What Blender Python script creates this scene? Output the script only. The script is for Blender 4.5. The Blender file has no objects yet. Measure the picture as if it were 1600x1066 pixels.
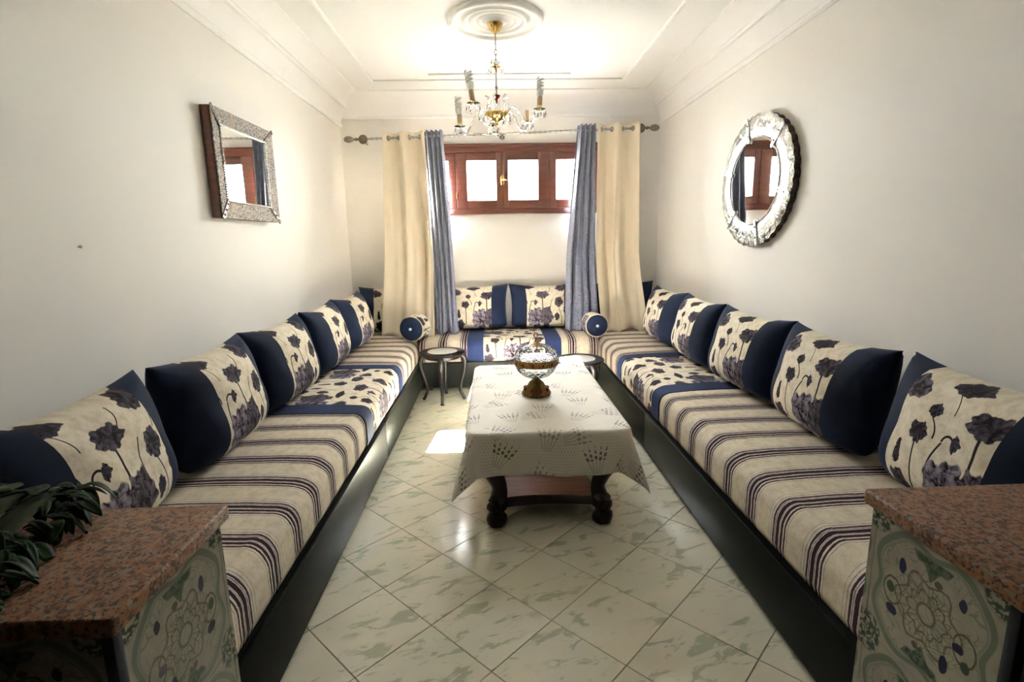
import bpy, bmesh, math, random
import numpy as np
from math import sin, cos, pi, radians, sqrt, atan2
from mathutils import Matrix, Vector

random.seed(7)
scene = bpy.context.scene
COL = scene.collection

# ------------------------------------------------------------------ camera
F_PX, VP, ROLL, CAM_H = 812.0, (770.0, 377.0), 1.4, 1.45
yv = Vector(((VP[0] - 800) / F_PX, -(VP[1] - 533) / F_PX, -1.0)).normalized()
rr = radians(ROLL)
uv_ = Vector((-sin(rr), cos(rr), 0))
uv_ = (uv_ - yv * uv_.dot(yv)).normalized()
xv = yv.cross(uv_)
cam_data = bpy.data.cameras.new('camera')
cam_data.sensor_width = 36.0
cam_data.lens = 36.0 * F_PX / 1600.0
cam_data.clip_start = 0.02
cam = bpy.data.objects.new('camera', cam_data)
COL.objects.link(cam)
# columns xv,yv,uv_ map world axes to camera axes; rows of its inverse give the camera axes in the world
cam.matrix_world = Matrix(((xv[0], xv[1], xv[2], 0.0), (yv[0], yv[1], yv[2], 0.0), (uv_[0], uv_[1], uv_[2], CAM_H), (0, 0, 0, 1)))
scene.camera = cam

# ------------------------------------------------------------------ sky, sun, exposure
world = bpy.data.worlds.new('sky')
scene.world = world
world.use_nodes = True
bg = world.node_tree.nodes['Background']
bg.inputs[0].default_value = (0.98, 0.99, 1.0, 1)
bg.inputs[1].default_value = 14.0
sun_d = bpy.data.lights.new('sun', 'SUN')
sun_d.energy = 190.0
sun_d.angle = radians(0.9)
sun_d.color = (1.0, 0.975, 0.94)
sun = bpy.data.objects.new('sun', sun_d)
COL.objects.link(sun)
sun.location = (1, 9, 6)
sun.rotation_euler = Vector((-0.10, -1.02, -1.0)).to_track_quat('-Z', 'Y').to_euler()
# daylight portal in the window opening (guides sampling of the sky, adds no light)
por_d = bpy.data.lights.new('window_portal', 'AREA')
por_d.shape = 'RECTANGLE'
por_d.size, por_d.size_y = 2.1, 0.72
por_d.cycles.is_portal = True
por = bpy.data.objects.new('window_portal', por_d)
COL.objects.link(por)
por.location = (0.125, 5.99, 2.09)
por.rotation_euler = (radians(-90), 0, 0)

vs = scene.view_settings
vs.view_transform = 'Standard'
vs.look = 'None'
vs.gamma = 1.0
vs.use_curve_mapping = False
vs.exposure = 3.12
scene.cycles.max_bounces = 11
scene.cycles.diffuse_bounces = 6
scene.cycles.transparent_max_bounces = 16
scene.cycles.sample_clamp_indirect = 8.0

# ------------------------------------------------------------------ node helper
class X:
    """a scalar socket (or a number) with arithmetic"""
    def __init__(s, t, v): s.t, s.v = t, v
    def _o(s, op, *a, clamp=False): return s.t.math(op, s, *a, clamp=clamp)
    def __add__(s, o): return s._o('ADD', o)
    __radd__ = __add__
    def __sub__(s, o): return s._o('SUBTRACT', o)
    def __rsub__(s, o): return s.t.math('SUBTRACT', o, s)
    def __mul__(s, o): return s._o('MULTIPLY', o)
    __rmul__ = __mul__
    def __truediv__(s, o): return s._o('DIVIDE', o)
    def __neg__(s): return s._o('MULTIPLY', -1.0)
    def abs(s): return s._o('ABSOLUTE')
    def sqrt(s): return s._o('SQRT')
    def sin(s): return s._o('SINE')
    def cos(s): return s._o('COSINE')
    def fract(s): return s._o('FRACT')
    def floor(s): return s._o('FLOOR')
    def pow(s, e): return s._o('POWER', e)
    def mx(s, o): return s._o('MAXIMUM', o)
    def mn(s, o): return s._o('MINIMUM', o)
    def lt(s, o): return s._o('LESS_THAN', o)
    def gt(s, o): return s._o('GREATER_THAN', o)
    def atan2(s, o): return s._o('ARCTAN2', o)
    def ss(s, a, b):
        n = s.t.nt.nodes.new('ShaderNodeMapRange'); n.interpolation_type = 'SMOOTHSTEP'
        s.t.put(n.inputs['Value'], s)
        flip = a > b
        if flip: a, b = b, a
        n.inputs['From Min'].default_value = a; n.inputs['From Max'].default_value = b
        n.inputs['To Min'].default_value = 1.0 if flip else 0.0; n.inputs['To Max'].default_value = 0.0 if flip else 1.0
        return X(s.t, n.outputs[0])

class T:
    def __init__(s, name):
        s.mat = bpy.data.materials.new(name); s.mat.use_nodes = True
        s.nt = s.mat.node_tree
        s.b = s.nt.nodes['Principled BSDF']
        s._tc = None
    def put(s, inp, v):
        if isinstance(v, X): v = v.v
        if isinstance(v, (int, float)): inp.default_value = v
        elif isinstance(v, tuple): inp.default_value = v if len(v) == len(inp.default_value) else v + (1,)
        else: s.nt.links.new(v, inp)
    def math(s, op, a, b=None, c=None, clamp=False):
        n = s.nt.nodes.new('ShaderNodeMath'); n.operation = op; n.use_clamp = clamp
        for i, v in enumerate((a, b, c)):
            if v is not None: s.put(n.inputs[i], v)
        return X(s, n.outputs[0])
    def tc(s, which):
        if s._tc is None: s._tc = s.nt.nodes.new('ShaderNodeTexCoord')
        return s._tc.outputs[which]
    def xyz(s, which='Object'):
        n = s.nt.nodes.new('ShaderNodeSeparateXYZ'); s.nt.links.new(s.tc(which), n.inputs[0])
        return [X(s, o) for o in n.outputs]
    def vec(s, x, y, z=0.0):
        n = s.nt.nodes.new('ShaderNodeCombineXYZ')
        for i, v in enumerate((x, y, z)): s.put(n.inputs[i], v)
        return n.outputs[0]
    def noise(s, v, scale, detail=3, rough=.5, out=0, distort=0.0):
        n = s.nt.nodes.new('ShaderNodeTexNoise')
        s.nt.links.new(v, n.inputs['Vector'])
        n.inputs['Scale'].default_value = scale; n.inputs['Detail'].default_value = detail
        n.inputs['Roughness'].default_value = rough; n.inputs['Distortion'].default_value = distort
        return X(s, n.outputs[out])
    def voro(s, v, scale, feature='F1', out='Distance', rnd=1.0):
        n = s.nt.nodes.new('ShaderNodeTexVoronoi'); n.feature = feature
        s.nt.links.new(v, n.inputs['Vector']); n.inputs['Scale'].default_value = scale
        n.inputs['Randomness'].default_value = rnd
        return n.outputs[out]
    def rnd(s):
        n = s.nt.nodes.new('ShaderNodeObjectInfo'); return X(s, n.outputs['Random'])
    def mix(s, f, a, b):
        n = s.nt.nodes.new('ShaderNodeMix'); n.data_type = 'RGBA'
        s.put(n.inputs[0], f); s.put(n.inputs[6], a); s.put(n.inputs[7], b)
        return n.outputs[2]
    def bump(s, h, strength=.3, dist=.01):
        n = s.nt.nodes.new('ShaderNodeBump'); s.put(n.inputs['Height'], h)
        n.inputs['Strength'].default_value = strength; n.inputs['Distance'].default_value = dist
        s.nt.links.new(n.outputs[0], s.b.inputs['Normal'])
    def fin(s, color=None, rough=.5, metal=0.0, **kw):
        if color is not None: s.put(s.b.inputs['Base Color'], color)
        if 'Sheen_Weight' in kw: kw.setdefault('Specular_IOR_Level', .12)
        s.put(s.b.inputs['Roughness'], rough); s.put(s.b.inputs['Metallic'], metal)
        for k, v in kw.items(): s.put(s.b.inputs[k.replace('_', ' ')], v)
        return s.mat

# ------------------------------------------------------------------ materials
def m_plaster(name, col, amt=.03):
    t = T(name); o = t.tc('Object')
    n = t.noise(o, 2.3, 4); f = t.noise(o, 60, 3)
    c2 = tuple(max(0, c - amt) for c in col)
    t.bump(f, .06, .004)
    return t.fin(t.mix(n, col, c2), .85)
M = {}
M['wall'] = m_plaster('wall_paint', (.80, .77, .722))
M['ceiling'] = m_plaster('ceiling_paint', (.84, .825, .80), .02)

def m_tile():
    t = T('marbled_floor_tile'); x, y, z = t.xyz('Object'); r = t.rnd()
    a = x * .94 + y * .34; b = y * .94 - x * .34
    v = t.vec(a * 1.0 + r * 37.0, b * 2.4 + r * 91.0, r * 13.0)
    n1 = t.noise(v, 7.5, 5, .6, distort=.8)
    n2 = t.noise(v, 2.6, 3, .5)
    n3 = t.noise(v, 24, 3, .6)
    streak = n1.ss(.53, .62) * n2.ss(.36, .50)
    c = t.mix(n2.ss(.35, .7), (.67, .62, .49), (.61, .59, .465))
    c = t.mix(streak * .62, c, (.27, .30, .19))
    c = t.mix(n3.ss(.6, .75) * n1.ss(.45, .6) * .35, c, (.40, .40, .26))
    return t.fin(c, .13)
M['tile'] = m_tile()
t = T('grout'); M['grout'] = t.fin(t.mix(t.noise(t.tc('Object'), 30), (.20, .16, .11), (.32, .27, .2)), .9)

def m_wood(name, c1, c2, rough=.3, axis=0, sc=6.0):
    t = T(name); p = t.xyz('Object'); k = [14.0] * 3; k[axis] = 1.2
    v = t.vec(p[0] * k[0], p[1] * k[1], p[2] * k[2])
    n = t.noise(v, sc * .4, 5, .6, distort=.6)
    t.bump(n, .05, .003)
    return t.fin(t.mix(n.ss(.3, .7), c1, c2), rough)
M['window_wood'] = m_wood('red_brown_window_wood', (.055, .017, .011), (.095, .031, .02), .28)
M['table_wood'] = m_wood('dark_table_wood', (.012, .007, .006), (.028, .014, .011), .3)
M['shelf_wood'] = m_wood('reddish_shelf_wood', (.17, .065, .05), (.26, .11, .085), .25)
t = T('unseen_ground_paving'); M['unseen_yard'] = t.fin(t.mix(t.noise(t.tc('Object'), 4, 4), (.19, .185, .175), (.14, .137, .13)), .9)  # for the added ground outside, dark so it throws little light upward
M['added_hall'] = m_wood('dark_unseen_panelling', (.05, .03, .02), (.09, .055, .035), .5, 2)  # dark so the added walls behind the viewer bounce little light
M['mirror_wood'] = m_wood('red_brown_mirror_back', (.07, .018, .012), (.11, .03, .02), .4)
t = T('black_lacquered_board'); M['base'] = t.fin(t.mix(t.noise(t.tc('Object'), 9, 3), (.006, .007, .006), (.010, .011, .009)), .42, Specular_IOR_Level=.06)
t = T('black_foot'); M['foot'] = t.fin(t.mix(t.noise(t.tc('Object'), 9, 3), (.01, .01, .01), (.02, .02, .02)), .6)

def m_velvet(name, c1, c2, sheen=.5):
    t = T(name); o = t.tc('Object'); n = t.noise(o, 5, 3); f = t.noise(o, 160, 2)
    t.bump(f, .15, .002)
    return t.fin(t.mix(n.ss(.35, .65), c1, c2), .75, 0.0, Sheen_Weight=sheen, Sheen_Roughness=.4, Sheen_Tint=(.35, .48, .85))
M['navy'] = m_velvet('navy_velvet', (.005, .009, .024), (.008, .014, .040), .07)
M['band'] = m_velvet('navy_band_velvet', (.008, .014, .046), (.012, .022, .075), .10)

def floral(t, u, v):
    """poppies on cream; u, v in metres on the cloth. Returns a colour socket"""
    P_ = t.vec(u, v)
    d = t.nt.nodes.new('ShaderNodeTexNoise'); t.nt.links.new(P_, d.inputs['Vector'])
    d.inputs['Scale'].default_value = 30; d.inputs['Detail'].default_value = 2
    sp = t.nt.nodes.new('ShaderNodeSeparateXYZ'); t.nt.links.new(d.outputs['Color'], sp.inputs[0])
    du = u + (X(t, sp.outputs[0]) - .5) * .026
    dv = v + (X(t, sp.outputs[1]) - .5) * .026
    wear = t.noise(P_, 28, 4, .65)
    ink = t.noise(P_, 34, 3, .55, distort=1.2).ss(.36, .66)
    weave = t.noise(t.vec(u * 1.0, v * 1.0), 240, 2)
    col = t.mix(wear.ss(.35, .75), (.74, .67, .55), (.56, .48, .35))
    col = t.mix(weave.ss(.45, .7) * .35, col, (.50, .43, .33))
    # stems (x0, y0, x1, y1, bow, width)
    stems = [(.17, .31, .205, .24, .012, .0035), (.136, .22, .14, .04, .004, .004), (.38, .31, .375, .08, .004, .0055),
             (.245, .24, .235, .06, -.014, .004), (.22, .41, .25, .34, .01, .0025), (.56, .21, .60, .02, .012, .003),
             (.47, .43, .44, .36, .01, .003), (.66, .44, .61, .30, .012, .003), (.50, .30, .47, .12, -.012, .003)]
    sm = None
    for (x0, y0, x1, y1, bow, w) in stems:
        tt = (v - y1) / (y0 - y1)
        cx = tt * (x0 - x1) + x1 + (tt * (1.0 - tt)) * (bow * 4)
        m = (u - cx).abs().ss(w * 1.4, w * .6) * ((tt - .5).abs()).lt(.5)
        sm = m if sm is None else sm.mx(m)
    # hook of the nodding bud
    hx, hy = u - .268, v - .243
    hook = ((hx * hx + hy * hy * .8).sqrt() - .024).abs().ss(.0055, .0025) * hy.gt(0.0)
    sm = sm.mx(hook)
    col = t.mix(sm, col, (.018, .010, .013))
    # blooms: cx, cy, rx, ry, lobes, phase, tone(0 dark .. 1 mauve grey)
    blooms = [(.035, .385, .06, .05, 3, .4, .55), (.23, .435, .08, .026, 4, 0., .15), (.17, .335, .03, .03, 4, .3, .2),
              (.136, .245, .048, .046, 5, .1, .2), (.06, .15, .017, .052, 2, .8, .15), (.302, .255, .024, .034, 3, .6, .3),
              (.385, .345, .082, .048, 5, .9, .3), (.305, .10, .105, .105, 5, .2, 1.25), (.425, .105, .082, .112, 5, 1.1, .55),
              (.07, .045, .055, .05, 5, .5, .3), (.57, .255, .055, .062, 5, .7, .35), (.545, .10, .034, .040, 4, .2, .2),
              (.60, .42, .075, .045, 5, 1.4, .35), (.64, .17, .020, .045, 3, .3, .2)]
    for (cx, cy, rx, ry, k, ph, tone) in blooms:
        a = (du - cx) / rx; b = (dv - cy) / ry
        r = (a * a + b * b).sqrt()
        th = b.atan2(a)
        lob = (th * float(k) + ph).cos() * .075 + (th * float(2 * k + 1) + ph).cos() * .05 + .94
        m = (lob - r).ss(0.0, .09)
        petal = ((th * float(k * 2) + ph * 3).cos() * .5 + .5) * r.ss(.25, .8)
        lite = (petal * .45 + ink * .75 - .12)._o('ADD', 0.0, clamp=True)
        dark = (.012, .007, .011)
        pale = (.03 + .20 * tone, .022 + .17 * tone, .032 + .21 * tone)
        col = t.mix(m, col, t.mix(lite, dark, pale))
    t.bump(weave, .12, .002)
    return col

t = T('poppy_print_cushion'); u, v, _ = t.xyz('UV')
M['floral'] = t.fin(floral(t, u, v), .85, Sheen_Weight=.03)
t = T('poppy_print_seat'); u, v, _ = t.xyz('UV')
row = (v / .46).floor()
M['floral_seat'] = t.fin(floral(t, ((u + row * .27) / .68).fract() * .68, (v / .46).fract() * .46), .85, Sheen_Weight=.03)

def m_stripe():
    t = T('striped_seat_cover'); u, v, _ = t.xyz('UV')
    P_ = t.vec(u, v)
    wob = (t.noise(P_, 9, 3) - .5) * .006
    rag = (t.noise(t.vec(u * 3.0, v * .8), 70, 3, .6) - .5) * .006
    w = ((u + wob) / .212).fract() * .212 - .106 + rag
    wear = t.noise(P_, 22, 4, .65); weave = t.noise(P_, 230, 2)
    col = t.mix(wear.ss(.35, .75), (.70, .62, .50), (.54, .46, .34))
    col = t.mix(weave.ss(.45, .7) * .4, col, (.40, .33, .24))
    lav = (w.abs()).ss(.050, .044)
    col = t.mix(lav * weave.ss(.35, .65) * .30, col, (.45, .40, .44))
    for (c, hw, colr) in [(-.056, .0010, (.25, .21, .22)), (-.041, .0042, (.040, .020, .034)), (-.022, .0068, (.026, .010, .020)), (-.010, .0010, (.16, .11, .15)),
                          (.004, .0092, (.026, .009, .020)), (.0195, .0016, (.12, .08, .13)), (.030, .0046, (.05, .026, .05)), (.046, .0012, (.2, .16, .2)), (.062, .0008, (.3, .26, .28))]:
        col = t.mix((w - c).abs().ss(hw + .0013, hw - .0007), col, colr)
    t.bump(weave, .15, .002)
    return t.fin(col, .85, Sheen_Weight=.02)
M['stripe'] = m_stripe()

def m_cream():
    t = T('cream_curtain_cloth'); o = t.tc('Object'); n = t.noise(o, 3, 3); f = t.noise(o, 180, 2)
    t.bump(f, .1, .002)
    return t.fin(t.mix(n, (.78, .695, .56), (.73, .635, .49)), .7, Sheen_Weight=.2, Subsurface_Weight=0.0)
M['cream'] = m_cream()
def m_blue():
    t = T('flecked_blue_curtain_cloth'); o = t.tc('Object')
    f = t.noise(o, 190, 3, .7); n = t.noise(o, 4, 3)
    c = t.mix(f.ss(.40, .60), (.030, .036, .095), (.30, .31, .37))
    c = t.mix(n.ss(.4, .8) * .4, c, (.06, .07, .15))
    t.bump(f, .2, .002)
    return t.fin(c, .7, Sheen_Weight=.25)
M['bluecloth'] = m_blue()

def m_metal(name, c1, c2, rough, sc=40.0, bump=.2):
    t = T(name); o = t.tc('Object'); n = t.noise(o, sc, 4, .6)
    t.bump(n, bump, .002)
    return t.fin(t.mix(n.ss(.35, .65), c1, c2), rough, 1.0)
M['bronze'] = m_metal('antique_bronze', (.10, .085, .06), (.28, .25, .19), .38, 120)
M['brass'] = m_metal('polished_brass', (.62, .40, .13), (.75, .52, .2), .22, 30)
M['oldbrass'] = m_metal('antique_brass', (.05, .025, .010), (.26, .16, .05), .36, 130, .6)
M['steel'] = m_metal('brushed_pewter_rod', (.25, .24, .24), (.5, .49, .47), .3, 90)
M['mirror'] = m_metal('mirror_glass', (.86, .86, .85), (.90, .90, .89), .015, 3, .0)
def m_aged():
    t = T('engraved_mirror_glass'); o = t.tc('Object')
    n = t.noise(o, 55, 4, .7); e = t.noise(o, 14, 2, .5, distort=2.5)
    line = (e - .5).abs().ss(.03, .0)
    t.bump(n * .6 + line, .35, .004)
    return t.fin(t.mix(line * .6, t.mix(n.ss(.3, .7), (.80, .80, .76), (.52, .52, .47)), (.8, .79, .75)), line * .25 + n * .25, 1.0)
M['aged'] = m_aged()
def m_speck():
    t = T('foxed_mirror_frame'); o = t.tc('Object')
    n = t.noise(o, 85, 3, .7); e = t.noise(o, 12, 3, .6)
    c = t.mix(n.ss(.42, .58), (.035, .025, .02), (.30, .255, .20))
    c = t.mix(e.ss(.5, .7) * .5, c, (.26, .16, .07))
    t.bump(n, .4, .003)
    return t.fin(c, .6, 0.0, Specular_IOR_Level=.25)
M['speck'] = m_speck()
M['strap'] = m_metal('dark_metal_strap', (.05, .035, .028), (.13, .10, .08), .4, 60)
M['silver'] = m_metal('silver_strap', (.55, .54, .5), (.75, .74, .7), .3, 60)

def m_glass(name, tint, rough=.03, bump=0.0, ior=1.5, tw=1.0):
    t = T(name)
    if bump:
        t.bump(X(t, t.voro(t.tc('Object'), 45)), bump, .01)
    return t.fin(t.mix(t.noise(t.tc('Object'), 4), tint, tuple(c * .97 for c in tint)), rough, 0.0, Transmission_Weight=tw, IOR=ior)
M['crystal'] = m_glass('cut_crystal', (.97, .97, .96), .03)
def m_bowlglass():
    t = T('cut_bowl_glass'); nt = t.nt
    bp = nt.nodes.new('ShaderNodeBump'); bp.inputs['Strength'].default_value = .55; bp.inputs['Distance'].default_value = .012
    nt.links.new(t.voro(t.tc('Object'), 48), bp.inputs['Height'])
    g = nt.nodes.new('ShaderNodeBsdfGlossy'); g.inputs['Roughness'].default_value = .08; nt.links.new(bp.outputs[0], g.inputs['Normal'])
    tr = nt.nodes.new('ShaderNodeBsdfTransparent')
    nt.links.new(t.mix(X(t, t.voro(t.tc('Object'), 48)).ss(.1, .9), (.99, .99, .99), (.90, .91, .92)), tr.inputs[0])
    lw = nt.nodes.new('ShaderNodeLayerWeight'); lw.inputs['Blend'].default_value = .13; nt.links.new(bp.outputs[0], lw.inputs['Normal'])
    ms = nt.nodes.new('ShaderNodeMixShader'); nt.links.new(lw.outputs['Fresnel'], ms.inputs[0])
    nt.links.new(tr.outputs[0], ms.inputs[1]); nt.links.new(g.outputs[0], ms.inputs[2]); nt.links.new(ms.outputs[0], nt.nodes['Material Output'].inputs[0])
    return t.mat
M['bowlglass'] = m_bowlglass()
t = T('window_pane_glass')
tr = t.nt.nodes.new('ShaderNodeBsdfTransparent'); gl = t.nt.nodes.new('ShaderNodeBsdfGlossy'); gl.inputs['Roughness'].default_value = .02
fr = t.nt.nodes.new('ShaderNodeFresnel'); fr.inputs[0].default_value = 1.3; ms = t.nt.nodes.new('ShaderNodeMixShader')
t.nt.links.new(fr.outputs[0], ms.inputs[0]); t.nt.links.new(tr.outputs[0], ms.inputs[1]); t.nt.links.new(gl.outputs[0], ms.inputs[2])
t.nt.links.new(t.mix(t.noise(t.tc('Object'), 2), (.95, .96, .95), (.92, .94, .93)), tr.inputs[0])
t.nt.links.new(ms.outputs[0], t.nt.nodes['Material Output'].inputs[0])
M['pane'] = t.mat
t = T('white_porcelain'); M['white'] = t.fin(t.mix(t.noise(t.tc('Object'), 12), (.86, .85, .83), (.8, .79, .77)), .3)
t = T('frosted_bulb_tube'); M['tube'] = t.fin(t.mix(t.noise(t.tc('Object'), 30), (.78, .78, .76), (.7, .7, .68)), .35)
t = T('cream_candle_sleeve'); M['candle'] = t.fin(t.mix(t.noise(t.tc('Object'), 40), (.62, .46, .26), (.72, .58, .38)), .4)
t = T('red_glass_stone'); M['red'] = t.fin(t.mix(t.noise(t.tc('Object'), 40), (.14, .004, .004), (.28, .010, .010)), .12)
t = T('white_button'); M['button'] = t.fin(t.mix(t.noise(t.tc('Object'), 40), (.85, .85, .84), (.78, .78, .77)), .35)
def m_marble():
    t = T('white_marble_inlay'); o = t.tc('Object'); n = t.noise(o, 60, 4, .7); e = t.noise(o, 9, 3)
    return t.fin(t.mix(n.ss(.62, .72), t.mix(e, (.86, .84, .80), (.78, .76, .72)), (.45, .38, .34)), .2)
M['marble'] = m_marble()
def m_stool():
    t = T('worn_black_stool_paint'); p = t.xyz('Object')
    n = t.noise(t.vec(p[0] * 3.0, p[1] * 3.0, p[2] * .6), 40, 4, .6)
    return t.fin(t.mix(n.ss(.52, .72), (.006, .005, .005), (.035, .03, .028)), .34, Specular_IOR_Level=.16)
M['stool'] = m_stool()

def m_granite():
    t = T('brown_granite'); o = t.tc('Object')
    a = t.noise(o, 50, 4, .6); b = t.noise(o, 120, 3, .6)
    vcol = t.nt.nodes.new('ShaderNodeTexVoronoi'); t.nt.links.new(o, vcol.inputs['Vector']); vcol.inputs['Scale'].default_value = 110
    sp = t.nt.nodes.new('ShaderNodeSeparateXYZ'); t.nt.links.new(vcol.outputs['Color'], sp.inputs[0])
    k = X(t, sp.outputs[0])
    c = t.mix(a.ss(.35, .65), (.27, .115, .05), (.20, .085, .038))
    c = t.mix(k.ss(.62, .8) * .8, c, (.22, .15, .10))
    c = t.mix(b.ss(.54, .62), c, (.045, .028, .022))
    c = t.mix(k.ss(.22, .12) * .8, c, (.07, .04, .03))
    return t.fin(c, .5, Specular_IOR_Level=.25)
M['granite'] = m_granite()

def m_ornament():
    t = T('ornamental_print_tile'); u, v, _ = t.xyz('UV')
    x = u * 2.0 - 1.0; y = v * 2.0 - 1.0
    ax, ay = x.abs(), y.abs()
    P_ = t.vec(u, v)
    ng = t.noise(P_, 9, 3); nf = t.noise(P_, 26, 3)
    xx = x + (ng - .5) * .06; yy = y + (nf - .5) * .05
    r = (xx * xx + yy * yy).sqrt(); th = yy.atan2(xx)
    col = t.mix(ng.ss(.3, .7), (.30, .275, .21), (.26, .24, .18))
    green, dgreen, brown, navy = (.10, .13, .085), (.045, .065, .042), (.10, .083, .05), (.022, .018, .05)
    # scalloped frame lines
    f = (ax.pow(5.0) + ay.pow(5.0)).pow(.2) + (th * 8.0).cos() * .045
    col = t.mix((f - .86).abs().ss(.055, .03) * .8, col, green)
    col = t.mix((f - .79).abs().ss(.022, .010) * .8, col, (.19, .19, .14))
    # corner rosettes
    cx, cy = ax - .93, ay - .93
    cr = (cx * cx + cy * cy).sqrt()
    col = t.mix(cr.ss(.27, .2) * nf.ss(.42, .56), col, dgreen)
    # lambrequin at top and bottom
    lam = (ay - ax * .85 + (x * 26.0).cos() * .035).ss(.50, .54) * ay.lt(.80)
    col = t.mix(lam, col, t.mix(nf.ss(.4, .6), green, dgreen))
    # lace medallion
    ring = (((r - .14).abs()).ss(.03, .012)).mx(((r - (th * 10.0).cos() * .03 - .30).abs()).ss(.022, .008)).mx(((r - (th * 6.0).cos() * .07 - .47).abs()).ss(.026, .010))
    spoke = ((th * 10.0).sin().abs()).ss(.22, .08) * r.gt(.14) * r.lt(.42)
    col = t.mix(ring.mx(spoke) * .85, col, brown)
    lace = X(t, t.voro(P_, 11, 'DISTANCE_TO_EDGE')).ss(.05, .015)
    col = t.mix(lace * r.ss(.62, .45) * r.gt(.17) * .6, col, brown)
    vine = (t.noise(P_, 5, 2, .5, distort=1.5) - .5).abs().ss(.022, .008)
    col = t.mix(vine * f.lt(.78) * .55, col, green)
    # scrolls
    sx, sy = ax - .58, yy + .05
    sr = (sx * sx * 1.6 + sy * sy).sqrt()
    col = t.mix((sr - .2).abs().ss(.022, .009) * xx.abs().gt(.42), col, brown)
    # small dark blossoms
    for (bx, by, rx, ry, c, s_) in [(.46, .42, .07, .12, navy, 1), (-.48, .5, .06, .09, navy, 1), (.56, -.34, .10, .08, navy, 1), (-.5, -.08, .08, .07, navy, 1),
                                    (-.34, -.46, .07, .13, navy, 1), (.62, -.02, .07, .09, dgreen, 1), (-.62, -.25, .06, .08, dgreen, 1), (-.12, .52, .06, .05, brown, 1), (.1, -.55, .06, .05, brown, 1)]:
        a, b = (xx - bx) / rx, (yy - by) / ry
        col = t.mix((a * a + b * b).ss(1.1, .75), col, c)
    return t.fin(col, .22)
M['ornament'] = m_ornament()
t = T('dark_corner_trim'); M['trimdark'] = t.fin(t.mix(t.noise(t.tc('Object'), 20), (.01, .01, .02), (.018, .018, .03)), .35)

def m_cloth():
    t = T('lavender_print_tablecloth'); u, v, _ = t.xyz('UV')
    P_ = t.vec(u, v)
    wear = t.noise(P_, 14, 3)
    col = t.mix(wear, (.88, .84, .77), (.82, .77, .69))
    # fine dot lattice
    a = ((u * 62.0) + (v * 62.0).floor() * .5).fract() - .5; b = (v * 62.0).fract() - .5
    dots = (a * a + b * b).sqrt().ss(.30, .18)
    col = t.mix(dots * t.noise(P_, 5, 2).ss(.42, .58) * .45, col, (.47, .39, .38))
    # lavender sprigs: one per cell
    S = 4.6
    n = t.nt.nodes.new('ShaderNodeTexVoronoi'); t.nt.links.new(P_, n.inputs['Vector']); n.inputs['Scale'].default_value = S
    n.inputs['Randomness'].default_value = .75; n.voronoi_dimensions = '2D'
    sp = t.nt.nodes.new('ShaderNodeSeparateXYZ'); t.nt.links.new(n.outputs['Position'], sp.inputs[0])
    sc = t.nt.nodes.new('ShaderNodeSeparateXYZ'); t.nt.links.new(n.outputs['Color'], sc.inputs[0])
    rx, ry = (u - X(t, sp.outputs[0])) * S, (v - X(t, sp.outputs[1])) * S
    ang = X(t, sc.outputs[0]) * 2.2 - .3
    lx = rx * ang.cos() + ry * ang.sin(); ly = ry * ang.cos() - rx * ang.sin()
    sprig = None
    for off in (-.20, -.10, .0, .10, .20):
        yy = ly - off - lx * (off * 1.6)
        along = lx.gt(-.36) * lx.lt(.36)
        width = (lx).ss(.40, .0) * .034
        seg = (lx * 48.0 + off * 40).sin() * .5 + .5
        head = (width - yy.abs()).gt(0.0) * lx.gt(-.05) * along * seg.gt(.32)
        sprig = head if sprig is None else sprig.mx(head)
        st = yy.abs().lt(.007) * along * lx.lt(.05)
        col = t.mix(st * .7, col, (.25, .27, .15))
    tone = X(t, sc.outputs[1])
    hue = t.mix(tone.gt(.8), (.13, .08, .13), (.12, .15, .03))
    col = t.mix(sprig * (tone * .5 + .45), col, hue)
    f = t.noise(P_, 260, 2); t.bump(f, .15, .002)
    return t.fin(col, .8)
M['cloth'] = m_cloth()
def m_leaf(name, c1, c2):
    t = T(name); n = t.noise(t.tc('Object'), 18, 3)
    return t.fin(t.mix(n.ss(.3, .7), c1, c2), .55, Specular_IOR_Level=.1)
M['leaf'] = m_leaf('dark_green_leaf', (.003, .013, .002), (.008, .027, .004))
M['stem'] = m_leaf('olive_green_strap_leaf', (.008, .013, .002), (.016, .022, .004))

# ------------------------------------------------------------------ mesh helpers
def link(o, parent=None):
    COL.objects.link(o)
    if parent is not None: o.parent = parent
    return o
def mk(name, verts, faces, mat, parent=None, smooth=None, uvs=None):
    me = bpy.data.meshes.new(name)
    me.from_pydata([tuple(v) for v in verts], [], [tuple(f) for f in faces])
    if uvs is not None:
        l = me.uv_layers.new(name='UVMap')
        for lp in me.loops: l.data[lp.index].uv = uvs[lp.vertex_index]
    if mat: me.materials.append(mat)
    if smooth is not None:
        for p in me.polygons: p.use_smooth = True
        me.set_sharp_from_angle(angle=radians(smooth))
    return link(bpy.data.objects.new(name, me), parent)
def bm_obj(name, bm, mat, parent=None, smooth=None):
    bmesh.ops.recalc_face_normals(bm, faces=bm.faces)
    me = bpy.data.meshes.new(name); bm.to_mesh(me); bm.free()
    me.materials.append(mat)
    if smooth is not None:
        for p in me.polygons: p.use_smooth = True
        me.set_sharp_from_angle(angle=radians(smooth))
    return link(bpy.data.objects.new(name, me), parent)
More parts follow.
